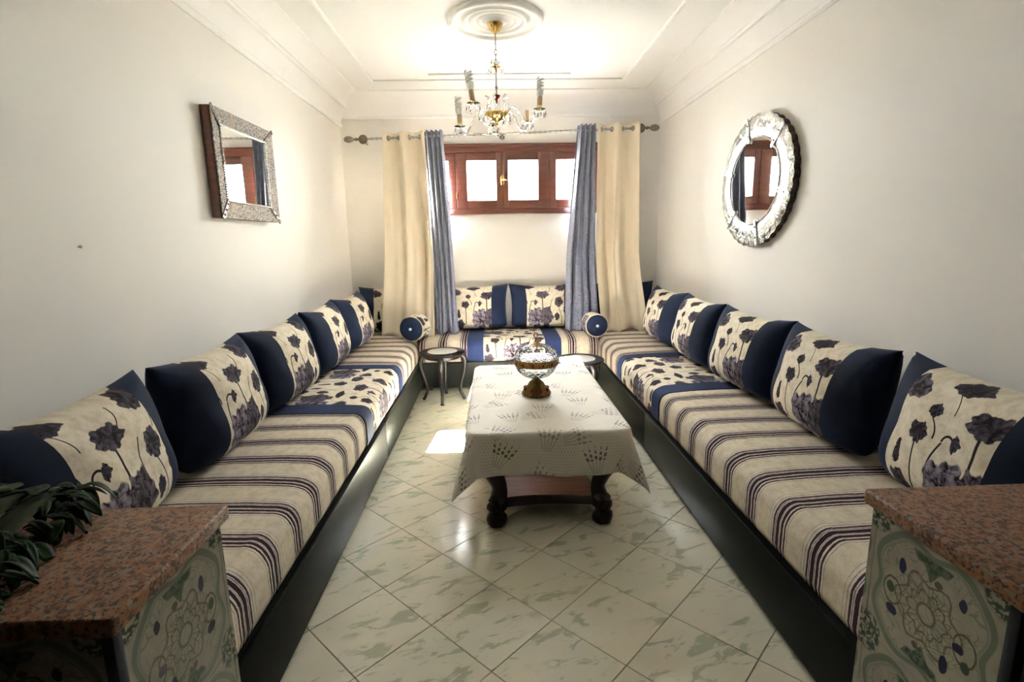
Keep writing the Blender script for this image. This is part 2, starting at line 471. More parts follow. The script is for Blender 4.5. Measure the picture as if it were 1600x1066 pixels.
def bx(bm, x0, x1, y0, y1, z0, z1, bevel=0.0, seg=2):
    r = bmesh.ops.create_cube(bm, size=1.0)
    vs_ = r['verts']
    for v in vs_:
        v.co = Vector(((x0 + x1) / 2 + v.co.x * (x1 - x0), (y0 + y1) / 2 + v.co.y * (y1 - y0), (z0 + z1) / 2 + v.co.z * (z1 - z0)))
    if bevel:
        es = list({e for v in vs_ for e in v.link_edges})
        bmesh.ops.bevel(bm, geom=es, offset=bevel, segments=seg, affect='EDGES', profile=.5)
def box(name, x0, x1, y0, y1, z0, z1, mat, parent=None, bevel=0.0, seg=2):
    bm = bmesh.new(); bx(bm, x0, x1, y0, y1, z0, z1, bevel, seg)
    return bm_obj(name, bm, mat, parent, 40 if bevel else None)
def lathe_vf(prof, n=32, c=(0, 0, 0), mod=None, base=0):
    V, Fc = [], []
    for (r, z) in prof:
        for i in range(n):
            a = 2 * pi * i / n; k = mod(a, r, z) if mod else 1.0
            V.append((c[0] + r * k * cos(a), c[1] + r * k * sin(a), c[2] + z))
    for j in range(len(prof) - 1):
        for i in range(n):
            a, b = j * n + i + base, j * n + (i + 1) % n + base
            Fc.append((a, b, b + n, a + n))
    if prof[0][0] > 1e-4: Fc.append(tuple(base + i for i in reversed(range(n))))
    if prof[-1][0] > 1e-4: Fc.append(tuple(base + (len(prof) - 1) * n + i for i in range(n)))
    return V, Fc
def lathe(name, prof, mat, parent=None, n=32, c=(0, 0, 0), mod=None, smooth=35):
    V, Fc = lathe_vf(prof, n, c, mod)
    return mk(name, V, Fc, mat, parent, smooth)
def frames(pts):
    P_ = [Vector(p) for p in pts]; out = []; up = None
    for i, p in enumerate(P_):
        d = (P_[min(i + 1, len(P_) - 1)] - P_[max(i - 1, 0)])
        d = d.normalized() if d.length > 1e-9 else Vector((0, 0, 1))
        if up is None: up = Vector((0, 0, 1)) if abs(d.z) < .9 else Vector((0, 1, 0))
        s = d.cross(up).normalized(); up = s.cross(d).normalized()
        out.append((p, s, up))
    return out
def tube_vf(pts, rad, n=8, base=0, xs=None, closed=False):
    V, Fc = [], []; fr_ = frames(pts); m = len(fr_)
    for k, (p, s, u) in enumerate(fr_):
        r = rad[k] if hasattr(rad, '__len__') else rad
        ra, rb = r if hasattr(r, '__len__') else (r, r)
        for i in range(n):
            a = 2 * pi * i / n
            q = xs(k, a) if xs else 1.0
            V.append(p + s * (ra * q * cos(a)) + u * (rb * q * sin(a)))
    for k in range(m if closed else m - 1):
        k2 = (k + 1) % m
        for i in range(n):
            j = (i + 1) % n
            Fc.append((base + k * n + i, base + k * n + j, base + k2 * n + j, base + k2 * n + i))
    if not closed:
        Fc.append(tuple(base + i for i in reversed(range(n)))); Fc.append(tuple(base + (m - 1) * n + i for i in range(n)))
    return V, Fc
def tube(name, pts, rad, mat, parent=None, n=8, xs=None, smooth=40, closed=False):
    V, Fc = tube_vf(pts, rad, n, 0, xs, closed)
    return mk(name, V, Fc, mat, parent, smooth)
def joined(name, parts, mat, parent=None, smooth=40):
    V, Fc = [], []
    for (v, f) in parts:
        b = len(V); V += [tuple(q) for q in v]; Fc += [tuple(b + i for i in q) for q in f]
    return mk(name, V, Fc, mat, parent, smooth)
def sphere_vf(c, r, n=8, m=5, sz=1.0):
    return lathe_vf([(max(1e-5, r * sin(pi * k / m)), -r * sz * cos(pi * k / m)) for k in range(m + 1)], n, c)
def cat_rom(pts, per=6):
    P_ = [Vector(p) for p in pts]; out = []
    for i in range(len(P_) - 1):
        p0, p1, p2, p3 = P_[max(i - 1, 0)], P_[i], P_[i + 1], P_[min(i + 2, len(P_) - 1)]
        for k in range(per):
            s = k / per
            out.append(.5 * ((2 * p1) + (p2 - p0) * s + (2 * p0 - 5 * p1 + 4 * p2 - p3) * s * s + (3 * p1 - p0 - 3 * p2 + p3) * s ** 3))
    out.append(P_[-1]); return out
def thing(name, label, cat, loc=(0, 0, 0), rot=(0, 0, 0), group=None):
    o = bpy.data.objects.new(name, None); o.empty_display_size = .1
    o.location = loc; o.rotation_euler = rot; COL.objects.link(o)
    return tag(o, label, cat, group)
def tag(o, label, cat, group=None):
    o['label'] = label; o['category'] = cat
    if group: o['group'] = group
    return o
def struct(o, label=None):
    o['kind'] = 'structure'
    if label: o['label'] = label
    return o

# ------------------------------------------------------------------ room shell
XL, XR, YB, YF, ZC = -1.56, 1.82, 5.80, -2.4, 2.95
struct(box('floor', XL - .2, XR + .2, YF - .2, YB + .2, -.12, -.0015, M['grout']), 'floor of cream tiles with green streaks laid diagonally')
FLOOR = bpy.data.objects['floor']
tm = None; D = .4655
for i in range(-12, 14):
    for j in range(-12, 32):
        if (i + j) % 2: continue
        x, y = -.0395 + i * D / 2, 1.771 + j * D / 2
        if not (-1.0 < x < 1.3 and .35 < y < 5.25): continue
        if tm is None:
            s = D / sqrt(2) / 2 - .0016
            bm = bmesh.new(); bx(bm, -s, s, -s, s, -.012, 0, .0012, 1)
            bmesh.ops.rotate(bm, verts=bm.verts, cent=(0, 0, 0), matrix=Matrix.Rotation(pi / 4, 3, 'Z'))
            o = bm_obj('floor_tile', bm, M['tile'], FLOOR); tm = o.data
        else:
            o = link(bpy.data.objects.new('floor_tile', tm), FLOOR)
        o.location = (x, y, 0)
struct(box('wall_left', XL - .2, XL, 1.2, YB, -.1, ZC + .1, M['wall']), 'plain off-white left wall')
struct(box('wall_right', XR, XR + .2, 1.2, YB, -.1, ZC + .1, M['wall']), 'plain off-white right wall')
# unseen enclosure added behind the viewer: dark panelling, low ceiling, to dim the foreground
struct(box('wall_added_front', XL - .2, XR + .2, YF - .2, YF, -.1, ZC + .1, M['added_hall']), 'dark panelled wall added unseen behind the viewer to dim the foreground')
struct(box('wall_added_left', XL - .2, XL, YF, 1.2, -.1, ZC + .1, M['added_hall']), 'dark panelled left wall added out of view to dim the foreground')
struct(box('wall_added_right', XR, XR + .2, YF, 1.2, -.1, ZC + .1, M['added_hall']), 'dark panelled right wall added out of view to dim the foreground')
struct(box('ceiling_added', XL, XR, YF, 1.2, 2.5, ZC, M['added_hall']), 'low dark panelled ceiling added out of view to dim the foreground')
WX0, WX1, WZ0, WZ1 = -.93, 1.18, 1.745, 2.445
bm = bmesh.new()
bx(bm, XL - .2, WX0, YB, YB + .12, -.1, ZC + .1); bx(bm, WX1, XR + .2, YB, YB + .12, -.1, ZC + .1)
bx(bm, WX0, WX1, YB, YB + .12, -.1, WZ0); bx(bm, WX0, WX1, YB, YB + .12, WZ1, ZC + .1)
struct(bm_obj('wall_back', bm, M['wall']), 'bright white back wall around the high window')
struct(box('ceiling', XL - .2, XR + .2, YF - .2, YB + .2, ZC, ZC + .12, M['ceiling']), 'white plaster ceiling with shallow mouldings')

struct(box('unseen_ground', -30, 30, 6.05, 60, -.3, -.1, M['unseen_yard']), 'unseen dark paved ground added outside the window to block light from below')  # unseen ground, added to keep the bright lower sky off the ceiling

# cornices: a profile (distance from wall, height) swept along a wall
COR = [(0, 2.64), (.010, 2.64), (.022, 2.652), (.024, 2.668), (.014, 2.680), (.016, 2.70), (.030, 2.745), (.048, 2.785), (.070, 2.808),
       (.090, 2.812), (.098, 2.826), (.092, 2.842), (.10, 2.862), (.13, 2.895), (.17, 2.922), (.215, 2.935), (.232, 2.94), (.236, 2.95), (0, 2.95)]
def sweep(name, prof, a, b, inward, mat):
    V, Fc = [], []; n = len(prof)
    for p in (a, b):
        for (d, z) in prof: V.append((p[0] + inward[0] * d, p[1] + inward[1] * d, z))
    for i in range(n):
        j = (i + 1) % n; Fc.append((i, j, n + j, n + i))
    Fc += [tuple(range(n)), tuple(range(2 * n - 1, n - 1, -1))]
    return mk(name, V, Fc, mat, None, 28)
struct(sweep('trim_1', COR, (XL, 1.2), (XL, YB), (1, 0), M['ceiling']), 'white plaster cornice along the left wall')
struct(sweep('trim_2', COR, (XR, 1.2), (XR, YB), (-1, 0), M['ceiling']), 'white plaster cornice along the right wall')
COB = [(0, 2.72), (.012, 2.72), (.02, 2.735), (.016, 2.75), (.03, 2.80), (.06, 2.85), (.11, 2.90), (.17, 2.93), (.20, 2.936), (.204, 2.95), (0, 2.95)]
struct(sweep('trim_3', COB, (XL, YB), (XR, YB), (0, -1), M['ceiling']), 'white plaster cornice above the window wall')
# flat rectangular moulding on the ceiling
def strip(name, x0, x1, y0, y1, lab):
    return struct(box(name, x0, x1, y0, y1, ZC - .014, ZC + .004, M['ceiling'], None, .006, 2), lab)
strip('trim_4', -1.11, -1.08, 1.2, 5.30, 'thin raised ceiling moulding on the left')
strip('trim_5', 1.265, 1.295, 1.2, 5.30, 'thin raised ceiling moulding on the right')
strip('trim_6', -1.11, 1.295, 5.27, 5.30, 'thin raised ceiling moulding near the window wall')
strip('trim_7', -.55, .75, 5.10, 5.125, 'short raised ceiling moulding before the window wall')

# ------------------------------------------------------------------ window
win = bpy.data.objects.new('window_1', None); COL.objects.link(win); win.location = (.125, YB, WZ0)
struct(win, 'wide low window of four small panes in red-brown wood')
def wbox(name, x0, x1, y0, y1, z0, z1, mat, par=None, bevel=.004):
    o = box(name, x0 - .125, x1 - .125, y0 - YB, y1 - YB, z0 - WZ0, z1 - WZ0, mat, par or win, bevel); return o
bm = bmesh.new()
for q in [(-.945, 1.195, 2.375, 2.455), (-.945, 1.195, 1.735, 1.795), (-.945, -.875, 1.79, 2.38), (1.125, 1.195, 1.79, 2.38)]:
    bx(bm, q[0] - .125, q[1] - .125, -.03, .05, q[2] - WZ0, q[3] - WZ0, .006)
for q in [(-.90, 1.15, 2.33, 2.40), (-.90, 1.15, 1.77, 1.84)] + [(x - .03, x + .03, 1.80, 2.38) for x in (-.88, -.376, .124, .626, 1.13)]:
    bx(bm, q[0] - .125, q[1] - .125, .021, .046, q[2] - WZ0, q[3] - WZ0)
fr_o = bm_obj('window_frame', bm, M['window_wood'], win, 40)
wbox('window_ledge', -.955, 1.205, 5.755, 5.79, 1.735, 1.758, M['window_wood'])
wbox('window_head', -.955, 1.205, 5.76, 5.79, 2.435, 2.46, M['window_wood'])
SX = [-.876, -.376, .124, .626, 1.127]
PZ0, PZ1 = 1.885, 2.292
for k in range(4):
    a, b = SX[k] + .0015, SX[k + 1] - .0015
    bm = bmesh.new()
    pa, pb = a + .092, b - .092
    if k in (1, 2):
        pa, pb = (-.257, .052) if k == 1 else (.184, .501)
    if k == 0: pa, pb = -.77, -.452
    if k == 3: pa, pb = .698, 1.015
    ox, oz = -.125, -WZ0
    bx(bm, a + ox, pa + ox, -.022, .02, 1.797 + oz, 2.373 + oz, .005); bx(bm, pb + ox, b + ox, -.022, .02, 1.797 + oz, 2.373 + oz, .005)
    bx(bm, pa + ox - .002, pb + ox + .002, -.020, .018, 1.797 + oz, PZ0 + oz, .004); bx(bm, pa + ox - .002, pb + ox + .002, -.020, .018, PZ1 + oz, 2.373 + oz, .004)
    s_ = bm_obj('sash', bm, M['window_wood'], win, 40)
    wbox('pane', pa - .006, pb + .006, 5.797, 5.801, PZ0 - .006, PZ1 + .006, M['pane'], s_, 0)
    hx = a if k in (1,) else b
    if k in (1, 2):
        hxx = (a + .004) if k == 1 else (b - .004)
        for hz in (1.9, 2.22):
            tube('hinge', [(hxx + ox, -.028, hz + oz), (hxx + ox, -.028, hz + .06 + oz)], .007, M['oldbrass'], s_)
hb = tube('bolt_rod', [(.118 - .125, -.03, 1.81 - WZ0), (.118 - .125, -.03, 2.36 - WZ0)], .005, M['oldbrass'], win)
hd = joined('window_handle', [tube_vf([(.10 - .125, -.05, 2.09 - WZ0), (.135 - .125, -.055, 2.092 - WZ0), (.16 - .125, -.05, 2.085 - WZ0)], .009),
                              lathe_vf([(.02, -.05), (.026, 0), (.02, .05)], 10, (.118 - .125, -.028, 2.09 - WZ0))], M['brass'], win)

# ------------------------------------------------------------------ half walls with granite tops
def half_wall(x0, x1, y0, y1, face_x, side, label):
    h = thing('half_wall', label, 'half wall', ((x0 + x1) / 2, (y0 + y1) / 2, 0))
    L = h.location
    def loc(o): o.location = (-L.x, -L.y, 0); return o
    loc(box('masonry_core', x0 + (.012 if side < 0 else 0), x1 - (.012 if side > 0 else 0), y0 + .012, y1, 0, .782, M['grout'], h))
    # slab overhangs the aisle face and front
    sx0, sx1 = (x0, x1 + .022) if side > 0 else (x0 - .022, x1)
    loc(box('granite_slab', sx0, sx1, y0 - .022, y1 + .012, .782, .820, M['granite'], h, .008, 3))
    fx = x1 if side > 0 else x0
    TW, TH = .335, .335
    # tiles on the aisle face, from the front corner
    for (ya, yb, ua, ub) in [(y0 + .022, y0 + .022 + TW, 0, 1), (y0 + .022 + TW + .002, y1, 0, max(.02, (y1 - y0 - .024 - TW) / TW))]:
        for (zb, zt, va, vb) in [(.782 - TH, .780, 0, 1), (.782 - 2 * TH, .780 - TH, 0, 1), (0, .780 - 2 * TH, 1 - (.78 - 2 * TH) / TH, 1)]:
            xa, xb = (fx - .012, fx) if side > 0 else (fx, fx + .012)
            V = [(xx_, yy_, zz_) for xx_ in (xa, xb) for yy_ in (ya, yb) for zz_ in (zb, zt)]
            Fc = [(0, 1, 3, 2), (4, 6, 7, 5), (0, 4, 5, 1), (2, 3, 7, 6), (0, 2, 6, 4), (1, 5, 7, 3)]
            U = [(ua if yy_ == ya else ub, va if zz_ == zb else vb) for xx_ in (xa, xb) for yy_ in (ya, yb) for zz_ in (zb, zt)]
            loc(mk('ornamental_tile', V, Fc, M['ornament'], h, None, U))
    # tiles on the front face
    xs_ = fx - side * .022
    k = 0
    while abs(xs_ - fx) < (x1 - x0) - .03 and k < 3:
        xe = xs_ - side * TW
        xe = max(xe, x0) if side > 0 else min(xe, x1)
        w_ = abs(xe - xs_) / TW
        for (zb, zt, va, vb) in [(.782 - TH, .780, 0, 1), (.782 - 2 * TH, .780 - TH, 0, 1), (0, .780 - 2 * TH, 1 - (.78 - 2 * TH) / TH, 1)]:
            V, U = [], []
            for yy_ in (y0, y0 + .012):
                for xx_ in (xs_, xe):
                    for zz_ in (zb, zt):
                        V.append((xx_, yy_, zz_)); U.append((0 if xx_ == xs_ else w_, va if zz_ == zb else vb))
            loc(mk('ornamental_tile', V, [(0, 1, 3, 2), (4, 6, 7, 5), (0, 4, 5, 1), (2, 3, 7, 6), (0, 2, 6, 4), (1, 5, 7, 3)], M['ornament'], h, None, U))
        xs_ = xe - side * .002; k += 1
    cx0, cx1 = (fx - .022, fx + .001) if side > 0 else (fx - .001, fx + .022)
    loc(box('corner_strip', cx0, cx1, y0 - .001, y0 + .022, 0, .782, M['trimdark'], h, .003))
    return h
half_wall(XL, -.695, .835, 1.207, -.695, 1, 'granite-topped half wall of ornamental tiles with green leaves on it')
half_wall(.945, XR, .80, 1.176, .945, -1, 'granite-topped half wall of ornamental tiles with a bare top')

# ------------------------------------------------------------------ sofas: bases and mattresses
def base(name, label, x0, x1, y0, y1, front, seams):
    """front: '+x', '-x' or '-y' = the side that shows"""
    b = thing('low_bench', label, 'bench', ((x0 + x1) / 2, (y0 + y1) / 2, 0), group='benches under the mattresses')
    L = b.location
    def loc(o): o.location = (-L.x, -L.y, 0); return o
    z0, z1 = .035, .285
    tk = .022
    loc(box('platform', x0 + (tk if front == '-x' else 0), x1 - (tk if front == '+x' else 0), y0 + (tk if front == '-y' else 0), y1, z1 - .03, z1, M['base'], b))
    ends = [y0] + seams + [y1] if front != '-y' else [x0] + seams + [x1]
    for i in range(len(ends) - 1):
        a, c = ends[i] + .0015, ends[i + 1] - .0015
        if front == '+x': q = (x1 - tk, x1, a, c)
        elif front == '-x': q = (x0, x0 + tk, a, c)
        else: q = (a, c, y0, y0 + tk)
        loc(box('front_board', *q, z0, z1, M['base'], b, .004))
        for e in (a + .06, c - .06):
            if front == '+x': f = (x1 - .08, x1 - .03, e - .025, e + .025)
            elif front == '-x': f = (x0 + .03, x0 + .08, e - .025, e + .025)
            else: f = (e - .025, e + .025, y0 + .03, y0 + .08)
            loc(box('foot', *f, 0, z1 - .03, M['foot'], b, .003))
    if front == '-y':
        wf = [(x0 + .05, y1 - .1), (x1 - .05, y1 - .1)]
    else:
        xx_ = x0 + .05 if front == '+x' else x1 - .05
        wf = [(xx_, y0 + .1), (xx_, y1 - .1), (xx_, (y0 + y1) / 2)]
    for (fx_, fy_) in wf: loc(box('foot', fx_ - .025, fx_ + .025, fy_ - .025, fy_ + .025, 0, z1 - .03, M['foot'], b, .003))
    return b
base('', 'long low black bench along the left wall', XL + .012, -.735, 1.225, 5.785, '+x', [3.30])
base('', 'long low black bench along the right wall', 1.005, XR - .012, 1.19, 5.785, '-x', [3.35])
base('', 'short low black bench under the window', -.72, .99, 4.985, 5.785, '-y', [.135])

MZ0, MZ1 = .286, .500
def mat_profile(D_):
    """(d from wall, z) open loop from the bottom front round to the back; plus arc length"""
    P_ = [(D_ - .03, MZ0), (D_ - .008, MZ0 + .012), (D_, MZ0 + .04)]
    r = .085
    for k in range(9):
        a = k / 8 * pi / 2
        P_.append((D_ - r + r * cos(a) * 1.0, MZ1 - r + r * sin(a)))
    P_ += [(D_ * .75, MZ1 + .006), (D_ * .5, MZ1 + .008), (D_ * .25, MZ1 + .004), (.03, MZ1), (0.0, MZ1 - .03), (0.0, MZ0)]
    L_ = [0]
    for i in range(1, len(P_)): L_.append(L_[-1] + math.dist(P_[i], P_[i - 1]))
    return P_, L_
def mattress(label, front, wallpos, D_, a0, a1, zones, phase):
    """runs along y (front '+x'/'-x') or along x (front '-y')"""
    mid = (a0 + a1) / 2
    org = {'+x': (wallpos + D_ / 2, mid, MZ0), '-x': (wallpos - D_ / 2, mid, MZ0), '-y': (mid, wallpos - D_ / 2, MZ0)}[front]
    m = thing('sofa_mattress', label, 'mattress', org, group='seat mattresses')
    prof, arc = mat_profile(D_); n = len(prof)
    for (z0, z1, kind) in zones:
        N = max(2, int((z1 - z0) / .12) + 1)
        V, U, Fc = [], [], []
        for i in range(N):
            s = z0 + (z1 - z0) * i / (N - 1)
            for k, (d, z) in enumerate(prof):
                sag = .004 * sin(s * 5.3 + k * .7) if 2 < k < n - 3 else 0
                zz_ = z + sag
                e = .006 if kind in ('band',) else 0
                if front == '+x': q = (wallpos + d + (e if d > .1 else 0), s, zz_ + (e * .6 if z > .4 else 0))
                elif front == '-x': q = (wallpos - d - (e if d > .1 else 0), s, zz_ + (e * .6 if z > .4 else 0))
                else: q = (s, wallpos - d - (e if d > .1 else 0), zz_ + (e * .6 if z > .4 else 0))
                V.append((q[0] - org[0], q[1] - org[1], q[2] - org[2])); U.append((s - phase if kind == 'stripe' else s - z0 + .02, arc[k]))
        for i in range(N - 1):
            for k in range(n):
                k2 = (k + 1) % n
                Fc.append((i * n + k, i * n + k2, (i + 1) * n + k2, (i + 1) * n + k))
        Fc += [tuple(range(n)), tuple(range(N * n - 1, (N - 1) * n - 1, -1))]
        nm, mm = {'stripe': ('striped_cover', M['stripe']), 'band': ('blue_band', M['band']), 'floral': ('floral_panel', M['floral_seat'])}[kind]
        o = mk(nm, V, Fc, mm, m, 50, U)
        bmx = bmesh.new(); bmx.from_mesh(o.data); bmesh.ops.recalc_face_normals(bmx, faces=bmx.faces); bmx.to_mesh(o.data); bmx.free()
    return m
mattress('striped seat mattress with poppy panel along the left wall', '+x', XL + .012, .795, 1.225, 5.783,
         [(1.225, 2.86, 'stripe'), (2.86, 3.02, 'band'), (3.02, 3.92, 'floral'), (3.92, 4.05, 'band'), (4.05, 5.783, 'stripe')], .0)
mattress('striped seat mattress with poppy panel along the right wall', '-x', XR - .012, .785, 1.19, 5.783,
         [(1.19, 3.10, 'stripe'), (3.10, 3.25, 'band'), (3.25, 4.08, 'floral'), (4.08, 4.20, 'band'), (4.20, 5.783, 'stripe')], .12)
mattress('striped seat mattress with poppy panel under the window', '-y', 5.783, .80, -.745, 1.015,
         [(-.745, -.275, 'stripe'), (-.275, -.117, 'band'), (-.117, .489, 'floral'), (.489, .649, 'band'), (.649, 1.015, 'stripe')], .02)

# ------------------------------------------------------------------ cushions
CW, CH, CT, CS = .775, .495, .142, .56
def cushion_meshes(off, tagname):
    def patch(u0, u1, nu, nv=22):
        V, U, Fc = [], [], []
        for side in (-1, 1):
            for i in range(nu + 1):
                u = u0 + (u1 - u0) * i / nu
                for j in range(nv + 1):
                    v = -1 + 2 * j / nv
                    t_ = CT * max(0.0, (1 - abs(u) ** 3.0) * (1 - abs(v) ** (2.4 if v > 0 else 3.4))) ** .48
                    px = CW / 2 * u * (1 - .085 * (1 - v * v))
                    pz = CH / 2 * v * (1 - (.13 if v > 0 else .05) * (1 - u * u))
                    low = -v if v < 0 else 0
                    px *= 1 - .07 * low ** 3
                    pz += .04 * abs(u) ** 5 * low ** 4
                    t_ *= 1 + .22 * low * (1 - low)
                    wr = .004 * sin(9 * u + 5 * v) * (1 - u * u)
                    V.append((px, side * t_ + wr, pz + CH / 2))
                    U.append(((u + CS) / 2 * CW + off, (v + 1) / 2 * .46 + .005))
        h = (nu + 1) * (nv + 1)
        for i in range(nu):
            for j in range(nv):
                a = i * (nv + 1) + j; q = (a, a + nv + 1, a + nv + 2, a + 1)
                Fc.append(q); Fc.append(tuple(h + k for k in reversed(q)))
        me = bpy.data.meshes.new(tagname); me.from_pydata(V, [], Fc)
        l = me.uv_layers.new(name='UVMap')
        for lp in me.loops: l.data[lp.index].uv = U[lp.vertex_index]
        for p in me.polygons: p.use_smooth = True
        b = bmesh.new(); b.from_mesh(me); bmesh.ops.remove_doubles(b, verts=b.verts, dist=.0004); b.to_mesh(me); b.free()
        return me
    a, b, c = patch(-CS, CS, 28), patch(-1, -CS, 14), patch(CS, 1, 14)
    a.materials.append(M['floral']); b.materials.append(M['navy']); c.materials.append(M['navy'])
    return a, b, c
CUSH = {'B': cushion_meshes(0.0, 'cushion_print'), 'C': cushion_meshes(.20, 'cushion_print_offset')}
def cushion(label, kind, loc, rotz, lean, group, roll=0.0, sc=1.0, dummy=0):
    c = thing('cushion', label, 'cushion', loc, (radians(lean), radians(roll), radians(rotz)), group)
    c.scale = (sc, 1, 1)
    a, l, r = CUSH[kind]
    link(bpy.data.objects.new('floral_cover', a), c)
    link(bpy.data.objects.new('navy_end_panel', l), c)
    link(bpy.data.objects.new('navy_end_panel', r), c)
    return c
CZ = .512
gl_ = 'cushions along the left wall'; gr_ = 'cushions along the right wall'; gb_ = 'cushions under the window'
ORD = ['first', 'second', 'third', 'fourth', 'fifth']
for k, y in enumerate([1.583, 2.365, 3.145, 3.95, 4.735]):
    cushion(f'{ORD[k]} poppy cushion with navy ends from the leaf-topped half wall, left sofa', 'C', (-1.262, y, CZ), 90 + [3, 2, -2, 2, -2][k], [-10, -10, -11, -10, -10][k], gl_, 0, .97 if k == 0 else 1)
for k, y in enumerate([1.553, 2.325, 3.10, 3.885, 4.66]):
    cushion(f'{ORD[k]} poppy cushion with navy ends from the bare granite half wall, right sofa', 'B', (1.525, y, CZ), -90 + [-4, -2, 3, -2, 2][k], [-10, -10, -11, -10, -10][k], gr_, 0, .97 if k == 0 else 1)
cushion('poppy cushion in the left back corner half behind the cream curtain', 'B', (-1.075, 5.570, CZ), 1, -15, gb_)
cushion('poppy cushion under the window just right of the left blue curtain', 'B', (-.232, 5.570, CZ), 0, -14, gb_, 0)
cushion('poppy cushion under the window just left of the right blue curtain', 'C', (.546, 5.570, CZ), 0, -14, gb_, 0)
cushion('poppy cushion in the right back corner mostly hidden by the cream curtain', 'C', (1.365, 5.580, CZ), -1, -13, gb_)

# ------------------------------------------------------------------ bolsters
def bolster(label, loc, rotz, r, L_):
    b = thing('bolster', label, 'bolster', loc, (0, 0, radians(rotz)), 'round bolsters in the back corners')
    prof = [(r * .985, -.002), (r, .01), (r * 1.01, L_ * .5), (r, L_ - .01), (r * .98, L_)]
    def turn(V): return [(v[0], v[2], v[1] + r) for v in V]
    V, Fc = lathe_vf(prof, 36)
    U = [(i % 36 / 36 * .62, q[2] * 1.0) for i, q in enumerate(V)]
    mk('floral_cover', turn(V), Fc, M['floral_seat'], b, 50, U)
    V, Fc = lathe_vf([(.004, -.012), (r * .25, -.020), (r * .6, -.028), (r * .88, -.018), (r * .985, .006), (r * .985, .012)], 36)
    mk('navy_end_panel', turn(V), Fc, M['navy'], b, 60)
    V, Fc = lathe_vf([(r * .95, L_), (r * .7, L_ + .02), (r * .2, L_ + .02), (.003, L_ + .015)], 36)
    mk('navy_end_panel', turn(V), Fc, M['navy'], b, 60)
    V, Fc = lathe_vf([(.002, -.034), (.010, -.033), (.014, -.028), (.014, -.018)], 16)
    mk('button', turn(V), Fc, M['button'], b, 50)
    pts = [(r * cos(2 * pi * i / 40), .0, r + r * sin(2 * pi * i / 40)) for i in range(40)]
    tube('piping', pts, .0045, M['cream'], b, 6, closed=True)
    return b
bolster('navy-ended bolster with a white button beside the left cream curtain', (-.815, 5.02, .503), -14, .122, .21)
bolster('navy-ended bolster with a white button beside the right cream curtain', (1.005, 5.02, .503), 4, .112, .21)

# ------------------------------------------------------------------ curtain rod and curtains
RY = 5.62
def rz(x): return 2.486 + (x + 1.46) * (2.572 - 2.486) / 3.16
rod = thing('curtain_rod', 'twisted metal curtain rod with oval finials above the window', 'curtain rod', (.12, RY, rz(.12)))
def rl(x, y=RY, z=None): return (x - .12, y - RY, (rz(x) if z is None else z) - rz(.12))
N = 420
pts = [rl(-1.33 + 2.92 * i / N) for i in range(N + 1)]
tube('rod', pts, .011, M['steel'], rod, 10, xs=lambda k, a: 1 + .28 * cos(2 * (a - k * .42)), smooth=70)
def xlathe(name, prof, x, par, mat, sgn=1):
    V, Fc = lathe_vf(prof, 20); o = mk(name, [(sgn * v[2], v[0], v[1]) for v in V], Fc, mat, par, 40)
    o.location = rl(x); return o
fin = [(.004, .0), (.014, .004), (.012, .02), (.020, .03), (.012, .042), (.009, .055), (.022, .068), (.031, .09), (.033, .11), (.027, .135), (.014, .152), (.002, .158)]
xlathe('finial', fin, -1.33, rod, M['bronze'], -1); xlathe('finial', fin, 1.59, rod, M['bronze'], 1)
for x in (-1.29, .125, 1.55):
    b = joined('bracket', [tube_vf([rl(x, RY, rz(x) - .012), rl(x, 5.72, rz(x) - .02), rl(x, 5.798, rz(x) - .02)], .010, 8)], M['bronze'], rod)
    V, Fc = lathe_vf([(.046, 0), (.046, .008), (.03, .016), (.01, .02)], 20)
    o = mk('bracket_rosette', [(v[0], -v[2], v[1]) for v in V], Fc, M['bronze'], b, 40)
    q = rl(x, 5.799 if x == .125 else RY - .004, rz(x) - .004); o.location = q
    if x == .125: o.scale = (.6, 1, .5)

